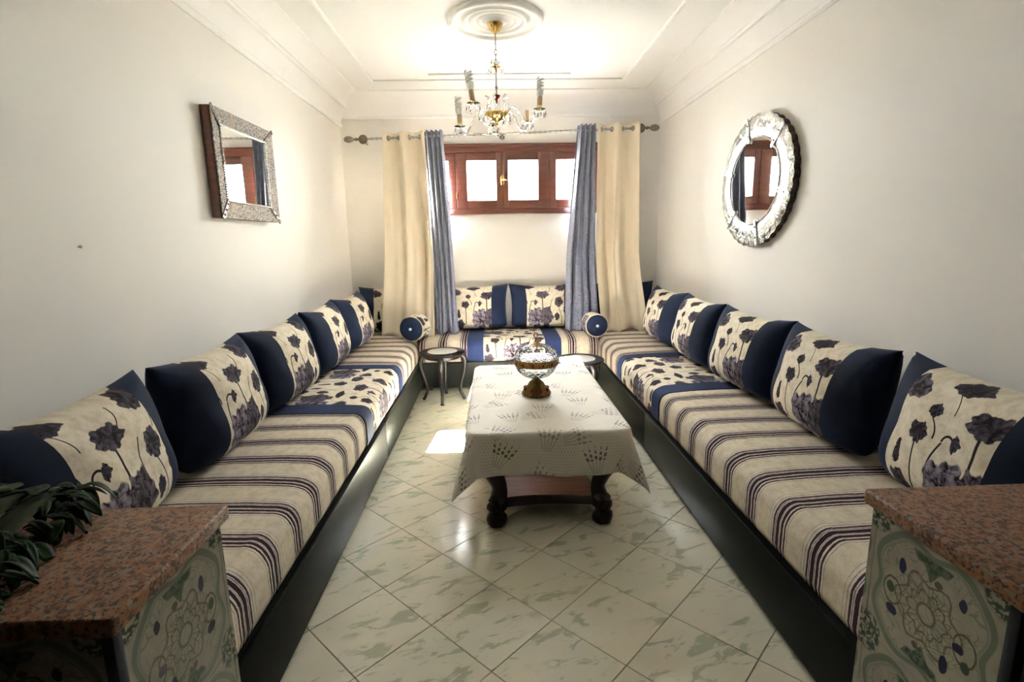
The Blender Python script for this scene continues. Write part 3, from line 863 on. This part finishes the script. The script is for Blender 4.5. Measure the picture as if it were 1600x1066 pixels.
def curtain(name, label, xt, xb, nf, ph, amp, mat, zb, yb, seed, blue, grom, group):
    """xt/xb: x range at the top and at the bottom; nf folds; zb,yb: where the hem lies"""
    rnd_ = random.Random(seed)
    NS, NTt = max(60, nf * 14), 60
    zt = [rz(xt[0]) + .055, rz(xt[1]) + .055]
    c = thing(name, label, 'curtain', ((xb[0] + xb[1]) / 2, RY, zb), group=group)
    L = Vector(c.location)
    V, Fc, U = [], [], []
    r1, r2, r3 = rnd_.uniform(0, 6), rnd_.uniform(0, 6), rnd_.uniform(0, 6)
    for j in range(NTt + 1):
        t_ = j / NTt
        for i in range(NS + 1):
            s = i / NS
            ztop = zt[0] + (zt[1] - zt[0]) * s
            hem = zb + .012 * sin(s * 9 + r1)
            z = ztop + (hem - ztop) * t_
            e = t_ ** (1.0 if blue else 1.3)
            x0 = xt[0] + (xb[0] - xt[0]) * e; x1 = xt[1] + (xb[1] - xt[1]) * e
            loose = min(1.0, t_ * 1.6)
            ss_ = s + .028 * sin(2 * pi * s * 2 + r2 + 2.0 * t_) * loose
            x = x0 + (x1 - x0) * ss_
            phase = 2 * pi * nf * (s + .05 * loose * sin(3 * s + r3 + 1.5 * t_)) + ph
            wv = sin(phase)
            a = amp * (1 - .25 * t_) * (1 + .45 * loose * sin(s * 7 + r3))
            k = 0 if z > 1.35 else (1.35 - z) / .9
            k = min(1, max(0, k)); k = k * k * (3 - 2 * k)
            y = RY + (yb - RY) * k + a * (1 - .35 * k) * (wv + .35 * loose * sin(phase * 2.37 + r1 + .8 * t_) * (0 if blue else 1)) + .008 * loose * sin(phase * 2 + r1 + 4 * t_)
            if t_ > .9:                      # the hem crumples on the seat
                q = (t_ - .9) / .1
                y -= .03 * q * q * (1 + sin(s * 13 + r2)); x += .01 * q * sin(s * 17 + r1)
            V.append((x - L.x, y - L.y, z - L.z)); U.append((s, t_))
    for j in range(NTt):
        for i in range(NS):
            a = j * (NS + 1) + i; Fc.append((a, a + 1, a + NS + 2, a + NS + 1))
    o = mk('cloth', V, Fc, mat, c, 80, U)
    so = o.modifiers.new('thickness', 'SOLIDIFY'); so.thickness = .004; so.offset = 0
    # metal eyelets where the cloth crosses the rod
    if grom:
        k0 = 0
        for kk in range(-2, 2 * nf + 3):
            s = (kk * pi - ph) / (2 * pi * nf)
            if .02 < s < .98:
                x = xt[0] + (xt[1] - xt[0]) * s
                R_ = .021
                dx = (xt[1] - xt[0]) / (2 * pi * nf); sl = cos(2 * pi * nf * s + ph)
                d = Vector((dx, amp * sl, 0)).normalized()
                pts = [Vector((x, RY, rz(x))) + d * (R_ * cos(2 * pi * q / 20)) + Vector((0, 0, R_ * sin(2 * pi * q / 20))) - L for q in range(20)]
                tube('eyelet', pts, .0055, M['bronze'], c, 6, closed=True)
    return c
g_ = 'curtains on the rod'
curtain('cream_curtain', 'cream curtain hanging at the left end of the rod', (-1.085, -.660), (-1.15, -.60), 2, -pi / 2 + .15, .065, M['cream'], .512, 5.325, 3, False, True, g_)
curtain('blue_curtain', 'flecked blue curtain bunched left of the window', (-.672, -.487), (-.60, -.385), 4, .6, .05, M['bluecloth'], .512, 5.36, 5, True, False, g_)
curtain('blue_curtain', 'flecked blue curtain flaring out right of the window', (.905, 1.09), (.725, 1.075), 4, .6, .052, M['bluecloth'], .512, 5.36, 8, True, False, g_)
curtain('cream_curtain', 'cream curtain hanging at the right end of the rod', (1.095, 1.53), (1.12, 1.60), 2, -pi / 2 + .1, .065, M['cream'], .512, 5.325, 11, False, True, g_)

# ------------------------------------------------------------------ coffee table, cloth
TX, TY, HX, HY, TZ = .262, 3.20, .405, .725, .500
tb = thing('coffee_table', 'dark carved coffee table under a printed cloth', 'table', (TX, TY, 0))
box('table_top', -HX + .012, HX - .012, -HY + .012, HY - .012, TZ - .035, TZ - .004, M['table_wood'], tb, .012, 3)
bm = bmesh.new()
for q in [(-.33, .33, -.655, -.63), (-.33, .33, .63, .655), (-.335, -.31, -.65, .65), (.31, .335, -.65, .65)]: bx(bm, *q, TZ - .105, TZ - .034)
bm_obj('apron', bm, M['table_wood'], tb)
# shelf with concave edges
V, Fc, ring = [], [], []
ns = 14
def shelf_edge():
    P_ = []
    a, b = .285, .69
    for i in range(ns): s = -1 + 2 * i / ns; P_.append((s * a, -b + .035 * (1 - s * s)))
    for i in range(ns): s = -1 + 2 * i / ns; P_.append((a - .075 * (1 - s * s), s * b))
    for i in range(ns): s = 1 - 2 * i / ns; P_.append((s * a, b - .035 * (1 - s * s)))
    for i in range(ns): s = 1 - 2 * i / ns; P_.append((-a + .075 * (1 - s * s), s * b))
    return P_
E_ = shelf_edge(); n = len(E_)
V = [(x, y, .128) for x, y in E_] + [(x, y, .122) for x, y in E_]
mk('shelf', V, [tuple(range(n)), tuple(range(2 * n - 1, n - 1, -1))] + [(i, (i + 1) % n, n + (i + 1) % n, n + i) for i in range(n)], M['shelf_wood'], tb)
V = [(x * 1.004, y * 1.004, .1219) for x, y in E_] + [(x * 1.004, y * 1.004, .072) for x, y in E_]
mk('shelf_rim', V, [tuple(range(n)), tuple(range(2 * n - 1, n - 1, -1))] + [(i, (i + 1) % n, n + (i + 1) % n, n + i) for i in range(n)], M['table_wood'], tb)
for sx_ in (-1, 1):
    for sy_ in (-1, 1):
        path = cat_rom([(sx_ * .30, sy_ * .62, .47), (sx_ * .318, sy_ * .668, .40), (sx_ * .315, sy_ * .69, .32), (sx_ * .275, sy_ * .685, .24),
                        (sx_ * .258, sy_ * .685, .18), (sx_ * .268, sy_ * .70, .12), (sx_ * .275, sy_ * .715, .085)], 5)
        m = len(path)
        rad = []
        for i in range(m):
            f = i / (m - 1)
            rr_ = np.interp(f, [0, .2, .45, .65, .85, 1], [.062, .060, .046, .038, .044, .040]); rad.append((rr_, rr_ * .9))
        lg = tube('leg', path, rad, M['table_wood'], tb, 14, xs=lambda k, a: 1 + .07 * cos(4 * a))
        c0 = (sx_ * .275, sy_ * .722, 0)
        joined('scroll_foot', [lathe_vf([(.030, 0), (.046, .006), (.053, .03), (.050, .055), (.036, .072), (.040, .08), (.050, .092), (.048, .112), (.036, .128), (.042, .138), (.030, .155)], 16, c0,
                                        lambda a, r, z: 1 + .06 * cos(6 * a))], M['table_wood'], lg)

# cloth
def tablecloth():
    dr = .235; r = .05; NX, NY = 84, 128
    V, U, Fc = [], [], []
    for i in range(NX + 1):
        for j in range(NY + 1):
            a = (-1 + 2 * i / NX) * (HX + dr); b = (-1 + 2 * j / NY) * (HY + dr)
            qx = max(-(HX - r), min(HX - r, a)); qy = max(-(HY - r), min(HY - r, b))
            dx, dy = a - qx, b - qy; dist = sqrt(dx * dx + dy * dy)
            if dist <= r or dist < 1e-9:
                x, y, z = a, b, TZ + .0035 + .0015 * sin(a * 9) * sin(b * 7)
            else:
                e = dist - r; ux, uy = dx / dist, dy / dist
                w = abs(2 * ux * uy)                      # 1 on the diagonal of a corner
                al = atan2(abs(uy), abs(ux))
                br = .022                                  # bend radius at the table edge
                if e < br * pi / 2:
                    ph = e / br; off = r + br * sin(ph); z = TZ + .0035 - br * (1 - cos(ph))
                else:
                    e2 = e - br * pi / 2
                    fl = .05 + .34 * w ** 1.5 - .30 * (w * (1 - w)) * 1.2
                    along = b if abs(ux) > abs(uy) else a
                    rip = (.012 * sin(along * 13 + (2 if ux > 0 else 0)) + .007 * sin(along * 29)) * (e2 / dr) * (1 - w)
                    off = r + br + e2 * fl + rip
                    z = TZ + .0035 - br - e2 * sqrt(max(.05, 1 - fl * fl)) * (1 + .0 * w)
                x, y = qx + ux * off, qy + uy * off
                z += .006 * sin(a * 8 + b * 3) * min(1, e / .1)
            V.append((x, y, z - TZ)); U.append((a + 1.0, b + 1.0))
    for i in range(NX):
        for j in range(NY):
            k = i * (NY + 1) + j; Fc.append((k, k + NY + 1, k + NY + 2, k + 1))
    o = mk('tablecloth', V, Fc, M['cloth'], None, 70, U)
    o.location = (TX, TY, TZ)
    so = o.modifiers.new('thickness', 'SOLIDIFY'); so.thickness = .0016; so.offset = 1
    return tag(o, 'cream tablecloth printed with lavender sprigs draped over the coffee table', 'tablecloth')
tablecloth()

# ------------------------------------------------------------------ crystal bowl on the table
bw = thing('crystal_bowl', 'lidded crystal bowl on an ornate brass foot on the coffee table', 'bowl', (.248, 3.11, TZ + .0055))
ft = lathe('foot', [(.076, 0), (.084, .004), (.086, .016), (.078, .030), (.070, .044), (.058, .058), (.050, .066), (.046, .078), (.034, .090), (.018, .104), (.014, .110)], M['oldbrass'], bw, 48,
           mod=lambda a, r, z: 1 + (.10 * abs(cos(2 * a)) - .05) * (1 if z < .06 else .3) + .025 * cos(16 * a))
for k in range(8):
    a = k * pi / 4 + .3
    V, Fc = sphere_vf((.073 * cos(a), .073 * sin(a), .040), .013, 8, 5)
    mk('red_stone', V, Fc, M['red'], ft, 50)
fac = lambda a, r, z: 1 + .018 * abs(cos(9 * a + z * 30))
lathe('bowl', [(.018, .104), (.045, .112), (.085, .130), (.113, .158), (.127, .190), (.130, .215), (.126, .215), (.122, .190), (.108, .161), (.080, .135), (.04, .119), (.003, .115)], M['bowlglass'], bw, 54, mod=fac, smooth=20)
bd = lathe('rim_band', [(.126, .193), (.135, .195), (.138, .205), (.137, .222), (.140, .232), (.134, .238), (.127, .236)], M['oldbrass'], bw, 72, mod=lambda a, r, z: 1 + (.012 * cos(18 * a) if z < .21 else 0))
for k in range(14):
    a = k * 2 * pi / 14
    V, Fc = sphere_vf((.136 * cos(a), .136 * sin(a), .214), .009, 8, 5)
    mk('red_stone', V, Fc, M['red'], bd, 50)
ld = lathe('lid', [(.131, .239), (.133, .252), (.124, .276), (.100, .300), (.066, .316), (.036, .323), (.033, .319), (.062, .311), (.095, .295), (.118, .272), (.126, .252), (.124, .239)], M['bowlglass'], bw, 54, mod=fac, smooth=20)
kn = lathe('lid_cap', [(.052, .313), (.050, .318), (.030, .327), (.012, .336), (.007, .350), (.011, .358), (.006, .366)], M['oldbrass'], bw, 36, mod=lambda a, r, z: 1 + .05 * cos(10 * a))
tube('knob_ring', [(.013 * cos(2 * pi * i / 20), 0, .378 + .013 * sin(2 * pi * i / 20)) for i in range(20)], .0035, M['oldbrass'], kn, 6, closed=True)
joined('scroll_arms', [tube_vf(cat_rom([(s * .004, 0, .352), (s * .016, 0, .362), (s * .020, 0, .350), (s * .013, 0, .346)], 4), .0025, 6) for s in (-1, 1)], M['oldbrass'], kn)

# ------------------------------------------------------------------ stools
def stool(label, loc, rot):
    s = thing('round_stool_table', label, 'side table', loc, (0, 0, radians(rot)), 'small round side tables')
    lathe('top', [(.130, .432), (.19, .434), (.206, .440), (.212, .450), (.208, .460), (.196, .463), (.170, .461), (.138, .462), (.137, .458), (.01, .458)], M['stool'], s, 48)
    lathe('marble_inlay', [(.1365, .4582), (.1365, .4635), (.130, .4645), (.002, .465)], M['marble'], s, 40)
    joined('apron_ring', [lathe_vf([(.150, .405), (.165, .405), (.165, .433), (.150, .433), (.150, .405)], 32)], M['stool'], s)
    for k in range(4):
        a = k * pi / 2
        P_ = cat_rom([(.165, 0, .432), (.195, 0, .40), (.205, 0, .34), (.190, 0, .25), (.160, 0, .15), (.155, 0, .09), (.175, 0, .035), (.195, 0, .0)], 5)
        P_ = [Vector((p.x * cos(a), p.x * sin(a), max(p.z, .003))) for p in P_]
        m = len(P_); rad = [np.interp(i / (m - 1), [0, .2, .5, .75, .92, 1], [.026, .026, .020, .014, .015, .019]) for i in range(m)]
        tube('leg', P_, rad, M['stool'], s, 10)
    return s
stool('small black round table with white marble inlay left of the coffee table', (-.490, 4.71, 0), -90)
stool('small black round table with white marble inlay behind the coffee table', (.705, 4.27, 0), -60)

# ------------------------------------------------------------------ mirrors
# left: rectangular
my0, my1, mz0, mz1 = 3.03, 3.78, 1.605, 2.20
ml = thing('rectangular_mirror', 'rectangular mirror in a foxed glass frame on the left wall', 'mirror', (XL + .010, (my0 + my1) / 2, mz0), (0, 0, radians(-1.2)))
def mlv(x, y, z): return (x - XL, y - (my0 + my1) / 2, z - mz0)
b = box('back_board', .0015, .050, my0 - (my0 + my1) / 2, my1 - (my0 + my1) / 2, 0, mz1 - mz0, M['mirror_wood'], ml, .004)
FW = .105
iy0, iy1, iz0, iz1 = my0 + FW - .02, my1 - FW - .01, mz0 + FW - .01, mz1 - FW + .02
def quadbox(name, P4, th, mat, par):
    n_ = (Vector(P4[1]) - Vector(P4[0])).cross(Vector(P4[3]) - Vector(P4[0])).normalized()
    if n_.x < 0: n_ = -n_
    V = [Vector(p) for p in P4] + [Vector(p) - n_ * th for p in P4]
    o = mk(name, V, [(0, 1, 2, 3), (7, 6, 5, 4), (0, 4, 5, 1), (1, 5, 6, 2), (2, 6, 7, 3), (3, 7, 4, 0)], mat, par)
    bm = bmesh.new(); bm.from_mesh(o.data); bmesh.ops.recalc_face_normals(bm, faces=bm.faces); bm.to_mesh(o.data); bm.free(); return o
xo, xi = XL + .062, XL + .053
O = [(my0, mz0), (my1, mz0), (my1, mz1), (my0, mz1)]; I_ = [(iy0, iz0), (iy1, iz0), (iy1, iz1), (iy0, iz1)]
for k in range(4):
    k2 = (k + 1) % 4
    quadbox('frame_panel', [mlv(xo, *O[k]), mlv(xo, *O[k2]), mlv(xi, *I_[k2]), mlv(xi, *I_[k])], .006, M['speck'], ml)
quadbox('mirror_glass', [mlv(XL + .056, *I_[0]), mlv(XL + .056, *I_[1]), mlv(XL + .056, *I_[2]), mlv(XL + .056, *I_[3])], .004, M['mirror'], ml)
bead = []
for k in range(4):
    p, q = I_[k], I_[(k + 1) % 4]; nb = int(math.dist(p, q) / .013)
    for i in range(nb):
        f = i / nb; bead.append(sphere_vf(mlv(XL + .059, p[0] + (q[0] - p[0]) * f, p[1] + (q[1] - p[1]) * f), .0062, 6, 4))
joined('beaded_edge', bead, M['silver'], ml, 60)['kind'] = 'stuff'
for k in range(4):
    a, c = Vector((xo, *O[k])), Vector((xi + .004, *I_[k]))
    d = (c - a); side = Vector((0, -d.z, d.y)).normalized() * .013
    a = a - d * .02
    pts4 = [a + side, a - side, a + d * 1.08 - side * .7, a + d * 1.15, a + d * 1.08 + side * .7]
    V = [Vector(mlv(*(p + Vector((.004, 0, 0))))) for p in pts4] + [Vector(mlv(*(p - Vector((.003, 0, 0))))) for p in pts4]
    st = mk('corner_strap', V, [tuple(range(5)), tuple(range(9, 4, -1))] + [(i, (i + 1) % 5, 5 + (i + 1) % 5, 5 + i) for i in range(5)], M['strap'], ml)
    for f in (.2, .5, .85):
        p = a + d * f + Vector((.005, 0, 0)); V, Fc = sphere_vf(mlv(*p), .006, 8, 4); mk('stud', V, Fc, M['silver'] if k == 3 else M['strap'], st, 60)

# right: round, scalloped
mc = Vector((XR, 3.60, 1.815)); AY, AZ, BY, BZ = .480, .432, .335, .285
mr = thing('round_mirror', 'round mirror with a scalloped engraved glass frame on the right wall', 'mirror', (mc.x, mc.y, mc.z - AZ))
def mrv(d, y, z): return (-d, y, z + AZ)
def oval(k, sy, sz, d, n=144, sc=0.0, nl=36):
    P_ = []
    for i in range(n):
        a = 2 * pi * i / n; s = 1 + sc * (abs(cos(nl / 2 * a)) - .6)
        P_.append(mrv(d, sy * s * cos(a), sz * s * sin(a)))
    return P_
n = 144
A, B = oval(0, AY * .985, AZ * .985, .001, n, .02), oval(0, AY * .985, AZ * .985, .042, n, .02)
mk('back_board', A + B, [(i, (i + 1) % n, n + (i + 1) % n, n + i) for i in range(n)] + [tuple(range(n)), tuple(range(2 * n - 1, n - 1, -1))], M['strap'], mr)
ns_ = 6
for k in range(ns_):
    a0, a1 = 2 * pi * k / ns_ + .008 + pi / 2 - .25, 2 * pi * (k + 1) / ns_ - .008 + pi / 2 - .25
    m = 24; V, Fc = [], []
    for i in range(m + 1):
        a = a0 + (a1 - a0) * i / m
        s = 1 + .026 * (abs(cos(18 * a)) - .55)
        for (f, d) in ((0, .0445), (.12, .052), (.5, .056), (.92, .052), (1.0, .0445)):
            yy_ = BY * .985 * (1 - f) + AY * s * f; zz_ = BZ * .985 * (1 - f) + AZ * s * f
            V.append(mrv(d, yy_ * cos(a), zz_ * sin(a)))
    for i in range(m):
        for j in range(4): q = i * 5 + j; Fc.append((q, q + 5, q + 6, q + 1))
        q = i * 5; Fc.append((q, q + 4, q + 9, q + 5))
    Fc += [(4, 3, 2, 1, 0), tuple(m * 5 + j for j in range(5))]
    o = mk('frame_segment', V, Fc, M['aged'], mr, 30)
    bm = bmesh.new(); bm.from_mesh(o.data); bmesh.ops.recalc_face_normals(bm, faces=bm.faces); bm.to_mesh(o.data); bm.free()
A, B = oval(0, BY, BZ, .044, n), oval(0, BY, BZ, .049, n)
mk('mirror_glass', A + B, [(i, (i + 1) % n, n + (i + 1) % n, n + i) for i in range(n)] + [tuple(range(n)), tuple(range(2 * n - 1, n - 1, -1))], M['mirror'], mr)
tube('glass_edge', [mrv(.052, BY * cos(2 * pi * i / 80), BZ * sin(2 * pi * i / 80)) for i in range(80)], .0045, M['silver'], mr, 6, closed=True)
for k in range(ns_):
    a = 2 * pi * k / ns_ + pi / 2 - .25
    p, q = Vector((0, AY * 1.01 * cos(a), AZ * 1.01 * sin(a))), Vector((0, BY * .93 * cos(a), BZ * .93 * sin(a)))
    d = q - p; side = Vector((0, -d.z, d.y)).normalized()
    W_ = [(0, .006), (.06, .014), (.2, .011), (.5, .017), (.8, .011), (.94, .014), (1, .005)]
    outl = [p + d * f + side * w for f, w in W_] + [p + d * f - side * w for f, w in reversed(W_)]
    V = [mrv(.062, v.y, v.z) for v in outl] + [mrv(.055, v.y, v.z) for v in outl]; m = len(outl)
    st = mk('strap', V, [tuple(range(m)), tuple(range(2 * m - 1, m - 1, -1))] + [(i, (i + 1) % m, m + (i + 1) % m, m + i) for i in range(m)], M['silver'], mr)
    for f in (.3, .72):
        c = p + d * f; V, Fc = sphere_vf(mrv(.062, c.y, c.z), .007, 8, 4); mk('stud', V, Fc, M['strap'], st, 60)

# ------------------------------------------------------------------ ceiling medallion and chandelier
CX, CY = .052, 3.94
prof = [(.335, 0), (.335, -.012), (.322, -.026), (.300, -.030), (.285, -.022), (.270, -.012), (.235, -.010), (.225, -.020), (.210, -.024), (.196, -.016), (.186, -.010), (.170, -.018), (.156, -.022), (.142, -.014),
        (.132, -.010), (.120, -.018), (.108, -.022), (.096, -.014), (.088, -.012), (.076, -.022), (.060, -.026), (.003, -.026)]
md = lathe('ceiling_medallion', [(r, z) for r, z in prof], M['ceiling'], None, 72, smooth=50)
md.location = (CX, CY, ZC + .001)
tag(md, 'round plaster ceiling medallion with concentric rings', 'medallion')

ch = thing('chandelier', 'crystal chandelier with spiral bulbs hanging from the ceiling medallion', 'chandelier', (CX, CY, ZC - .025))
def cz(z): return z - (ZC - .025)
lathe('ceiling_canopy', [(.050, 0), (.054, -.006), (.044, -.030), (.030, -.046), (.012, -.058), (.006, -.072), (.002, -.074)], M['brass'], ch, 28)
links = []
zc_ = cz(2.855)
tube('suspension_rod', [(0, 0, cz(2.86)), (0, 0, cz(2.79))], .004, M['bronze'], ch)
for k in range(4):
    z = cz(2.775) - k * .032
    P_ = []
    for i in range(16):
        a = 2 * pi * i / 16; q = (.008 * cos(a), .021 * sin(a))
        P_.append((q[0] if k % 2 else 0, 0 if k % 2 else q[0], z + q[1]))
    tube('chain_link', P_, .0026, M['bronze'], ch, 6, closed=True)
lathe('upper_crown', [(.006, cz(2.665)), (.012, cz(2.658)), (.030, cz(2.652)), (.034, cz(2.646)), (.016, cz(2.638)), (.008, cz(2.62))], M['brass'], ch, 20)
def drop_vf(x, y, ztop, L_, r):
    V = [(x, y, ztop), (x, y, ztop - L_)] + [(x + r * cos(a), y + r * sin(a), ztop - L_ * .68) for a in [2 * pi * i / 6 for i in range(6)]]
    return V, [(0, 2 + i, 2 + (i + 1) % 6) for i in range(6)] + [(1, 2 + (i + 1) % 6, 2 + i) for i in range(6)]
joined('crown_crystals', [drop_vf(.05 * cos(a), .05 * sin(a), cz(2.66), .07, .009) for a in [2 * pi * i / 8 for i in range(8)]] +
       [tube_vf(cat_rom([(.01 * cos(a), .01 * sin(a), cz(2.65)), (.035 * cos(a), .035 * sin(a), cz(2.69)), (.05 * cos(a), .05 * sin(a), cz(2.66))], 3), .003, 5) for a in [2 * pi * i / 8 for i in range(8)]], M['crystal'], ch, 20)
lathe('column', [(.005, cz(2.63)), (.006, cz(2.52)), (.012, cz(2.515)), (.005, cz(2.50)), (.005, cz(2.465))], M['steel'], ch, 14)
lathe('red_ornament', [(.006, cz(2.47)), (.026, cz(2.462)), (.022, cz(2.452)), (.010, cz(2.435)), (.006, cz(2.41))], M['red'], ch, 18)
lathe('lower_column', [(.006, cz(2.42)), (.009, cz(2.36)), (.014, cz(2.34)), (.010, cz(2.325))], M['crystal'], ch, 14)
lathe('brass_bowl', [(.004, cz(2.335)), (.04, cz(2.33)), (.075, cz(2.335)), (.088, cz(2.345)), (.090, cz(2.338)), (.078, cz(2.315)), (.05, cz(2.298)), (.018, cz(2.288)), (.006, cz(2.275)), (.010, cz(2.262)), (.003, cz(2.25))], M['brass'], ch, 40,
      mod=lambda a, r, z: 1 + .05 * cos(10 * a))
joined('bowl_crystals', [drop_vf(.092 * cos(a), .092 * sin(a), cz(2.335), .075, .009) for a in [2 * pi * i / 12 for i in range(12)]], M['crystal'], ch, 20)['kind'] = 'stuff'
joined('pendant_crystal', [drop_vf(0, 0, cz(2.252), .07, .016)], M['crystal'], ch, 20)
joined('crystal_plumes', [tube_vf(cat_rom([(.05 * cos(a), .05 * sin(a), cz(2.34)), (.075 * cos(a), .075 * sin(a), cz(2.40)), (.055 * cos(a), .055 * sin(a), cz(2.44)), (.085 * cos(a), .085 * sin(a), cz(2.455))], 4), .005, 6) for a in [2 * pi * i / 6 + .3 for i in range(6)]], M['crystal'], ch, 30)
ARMS = [(-22, 1, 3, .315), (-122, 1, -8, .30), (158, 1, -3, .29), (95, 0, 0, .29), (38, 0, 0, .29), ]
for (ang, bulb, tilt, R_) in ARMS:
    a = radians(ang); ux, uy = cos(a), sin(a)
    zo = {-22: .02, -122: .03, 158: -.04}.get(ang, .0)
    P_ = cat_rom([(.06 * ux, .06 * uy, cz(2.32)), (.11 * ux, .11 * uy, cz(2.375)), (.16 * ux, .16 * uy, cz(2.34)), (.215 * ux, .215 * uy, cz(2.262)), ((R_ - .03) * ux, (R_ - .03) * uy, cz(2.262 + zo)), (R_ * ux, R_ * uy, cz(2.31 + zo))], 6)
    arm = tube('arm', P_, .0065, M['crystal'], ch, 8)
    e = Vector(P_[-1])
    lathe('drip_pan', [(.006, -.004), (.03, .0), (.046, .010), (.043, .012), (.02, .005), (.006, .006)], M['crystal'], arm, 20, c=e)
    joined('pan_crystals', [drop_vf(e.x + .044 * cos(q), e.y + .044 * sin(q), e.z + .006, .06, .008) for q in [2 * pi * i / 6 + a for i in range(6)]], M['crystal'], arm, 20)
    tl = Matrix.Rotation(radians(tilt), 3, 'Y')
    def tilted(V): return [tuple(e + tl @ (Vector(v))) for v in V]
    V, Fc = lathe_vf([(.006, .002), (.016, .006), (.020, .022), (.015, .034)], 14); mk('brass_socket', tilted(V), Fc, M['brass'], arm, 40)
    V, Fc = lathe_vf([(.0185, .032), (.0185, .092), (.014, .094)], 14); mk('candle_sleeve', tilted(V), Fc, M['candle'], arm, 40)
    if bulb:
        V, Fc = lathe_vf([(.014, .093), (.024, .098), (.027, .128), (.024, .136), (.014, .140)], 16); bb = mk('bulb_base', tilted(V), Fc, M['white'], arm, 40)
        sp_ = []
        for q in (0, pi):
            sp_.append(tube_vf([(.021 * cos(i * .30 + q), .021 * sin(i * .30 + q), .138 + i * .0021) for i in range(36)], .0068, 7))
        Vs, Fs = [], []
        for (v, f) in sp_:
            b0 = len(Vs); Vs += [tuple(p) for p in v]; Fs += [tuple(b0 + i for i in q) for q in f]
        mk('spiral_tube', tilted(Vs), Fs, M['tube'], arm, 60)

# ------------------------------------------------------------------ green leaves on the left half wall
gd = thing('leaf_garland', 'dark green leafy spray lying on the granite half-wall top', 'foliage', (-1.12, 1.06, .820))
rg = random.Random(4)
def leaf(name, base_, dirv, L_, W_, curl, lift, mat, roll=0.0):
    d = Vector(dirv).normalized(); s = d.cross(Vector((0, 0, 1))).normalized(); upv = s.cross(d).normalized()
    V, Fc = [], []; n_ = 9
    for i in range(n_):
        f = i / (n_ - 1)
        w = W_ * (sin(pi * min(1, f * .93 + .05)) ** .7)
        an = lift - curl * f
        p = Vector(base_) + d * (L_ * f * (1 - .15 * abs(curl) * f)) + upv * (L_ * (lift * f - .5 * curl * f * f))
        for q in (-1, -.4, 0, .4, 1):
            pp = p + s * (w * q) + upv * (abs(q) * w * .30 - .002) + s * (roll * f * f * L_)
            pp.z = max(pp.z, .003 + .004 * (1 - abs(q)))
            V.append(tuple(pp))
    for i in range(n_ - 1):
        for q in range(4): k = i * 5 + q; Fc.append((k, k + 5, k + 6, k + 1))
    o = mk(name, V, Fc, mat, gd, 60)
    so = o.modifiers.new('thickness', 'SOLIDIFY'); so.thickness = .0012; so.offset = 0
    return o
# long strap leaves running away from the viewer, heaped up
for k in range(6):
    x = .125 - k * .062
    P_ = cat_rom([(x - .02, -.245, .022 + .010 * k), (x - .045, -.08, .040 + .010 * k), (x - .07, .06, .056 + .009 * k), (x - .05, .165, .054 + .007 * k)], 6)
    m = len(P_)
    tube('strap_leaf', P_, [(np.interp(i / (m - 1), [0, .3, .8, 1], [.026, .034, .032, .012]), np.interp(i / (m - 1), [0, .5, 1], [.008, .011, .005])) for i in range(m)], M['stem'], gd, 10)
for k in range(95):
    f = rg.random()
    y = -.24 + .40 * f
    x = .15 - .05 * f + rg.uniform(-.06, .035)
    leaf('leaf', (x, y, .032 + .022 * f + rg.uniform(-.015, .012)), (1, rg.uniform(-1.1, .7), rg.uniform(-.1, .1)), rg.uniform(.045, .085), rg.uniform(.008, .015), rg.uniform(.8, 2.0), rg.uniform(.0, .35), M['leaf'], rg.uniform(-.5, .5))
for k in range(40):
    leaf('leaf', (rg.uniform(-.20, .10), rg.uniform(-.2, .13), .058 + rg.uniform(0, .03)), (rg.uniform(-1, 1), rg.uniform(-.4, 1), .05), rg.uniform(.05, .09), rg.uniform(.008, .015), rg.uniform(.4, 1.3), rg.uniform(0, .25), M['leaf'], rg.uniform(-.3, .3))

# ------------------------------------------------------------------ nail in the left wall
nl = mk('wall_nail', *(lambda VF: ([(v[2], v[0], v[1]) for v in VF[0]], VF[1]))(lathe_vf([(.002, -.005), (.002, .008), (.006, .009), (.006, .011), (.001, .012)], 10)), M['strap'], None, 40)
nl.location = (XL, 2.045, 1.457)
tag(nl, 'small dark nail in the bare left wall', 'nail')
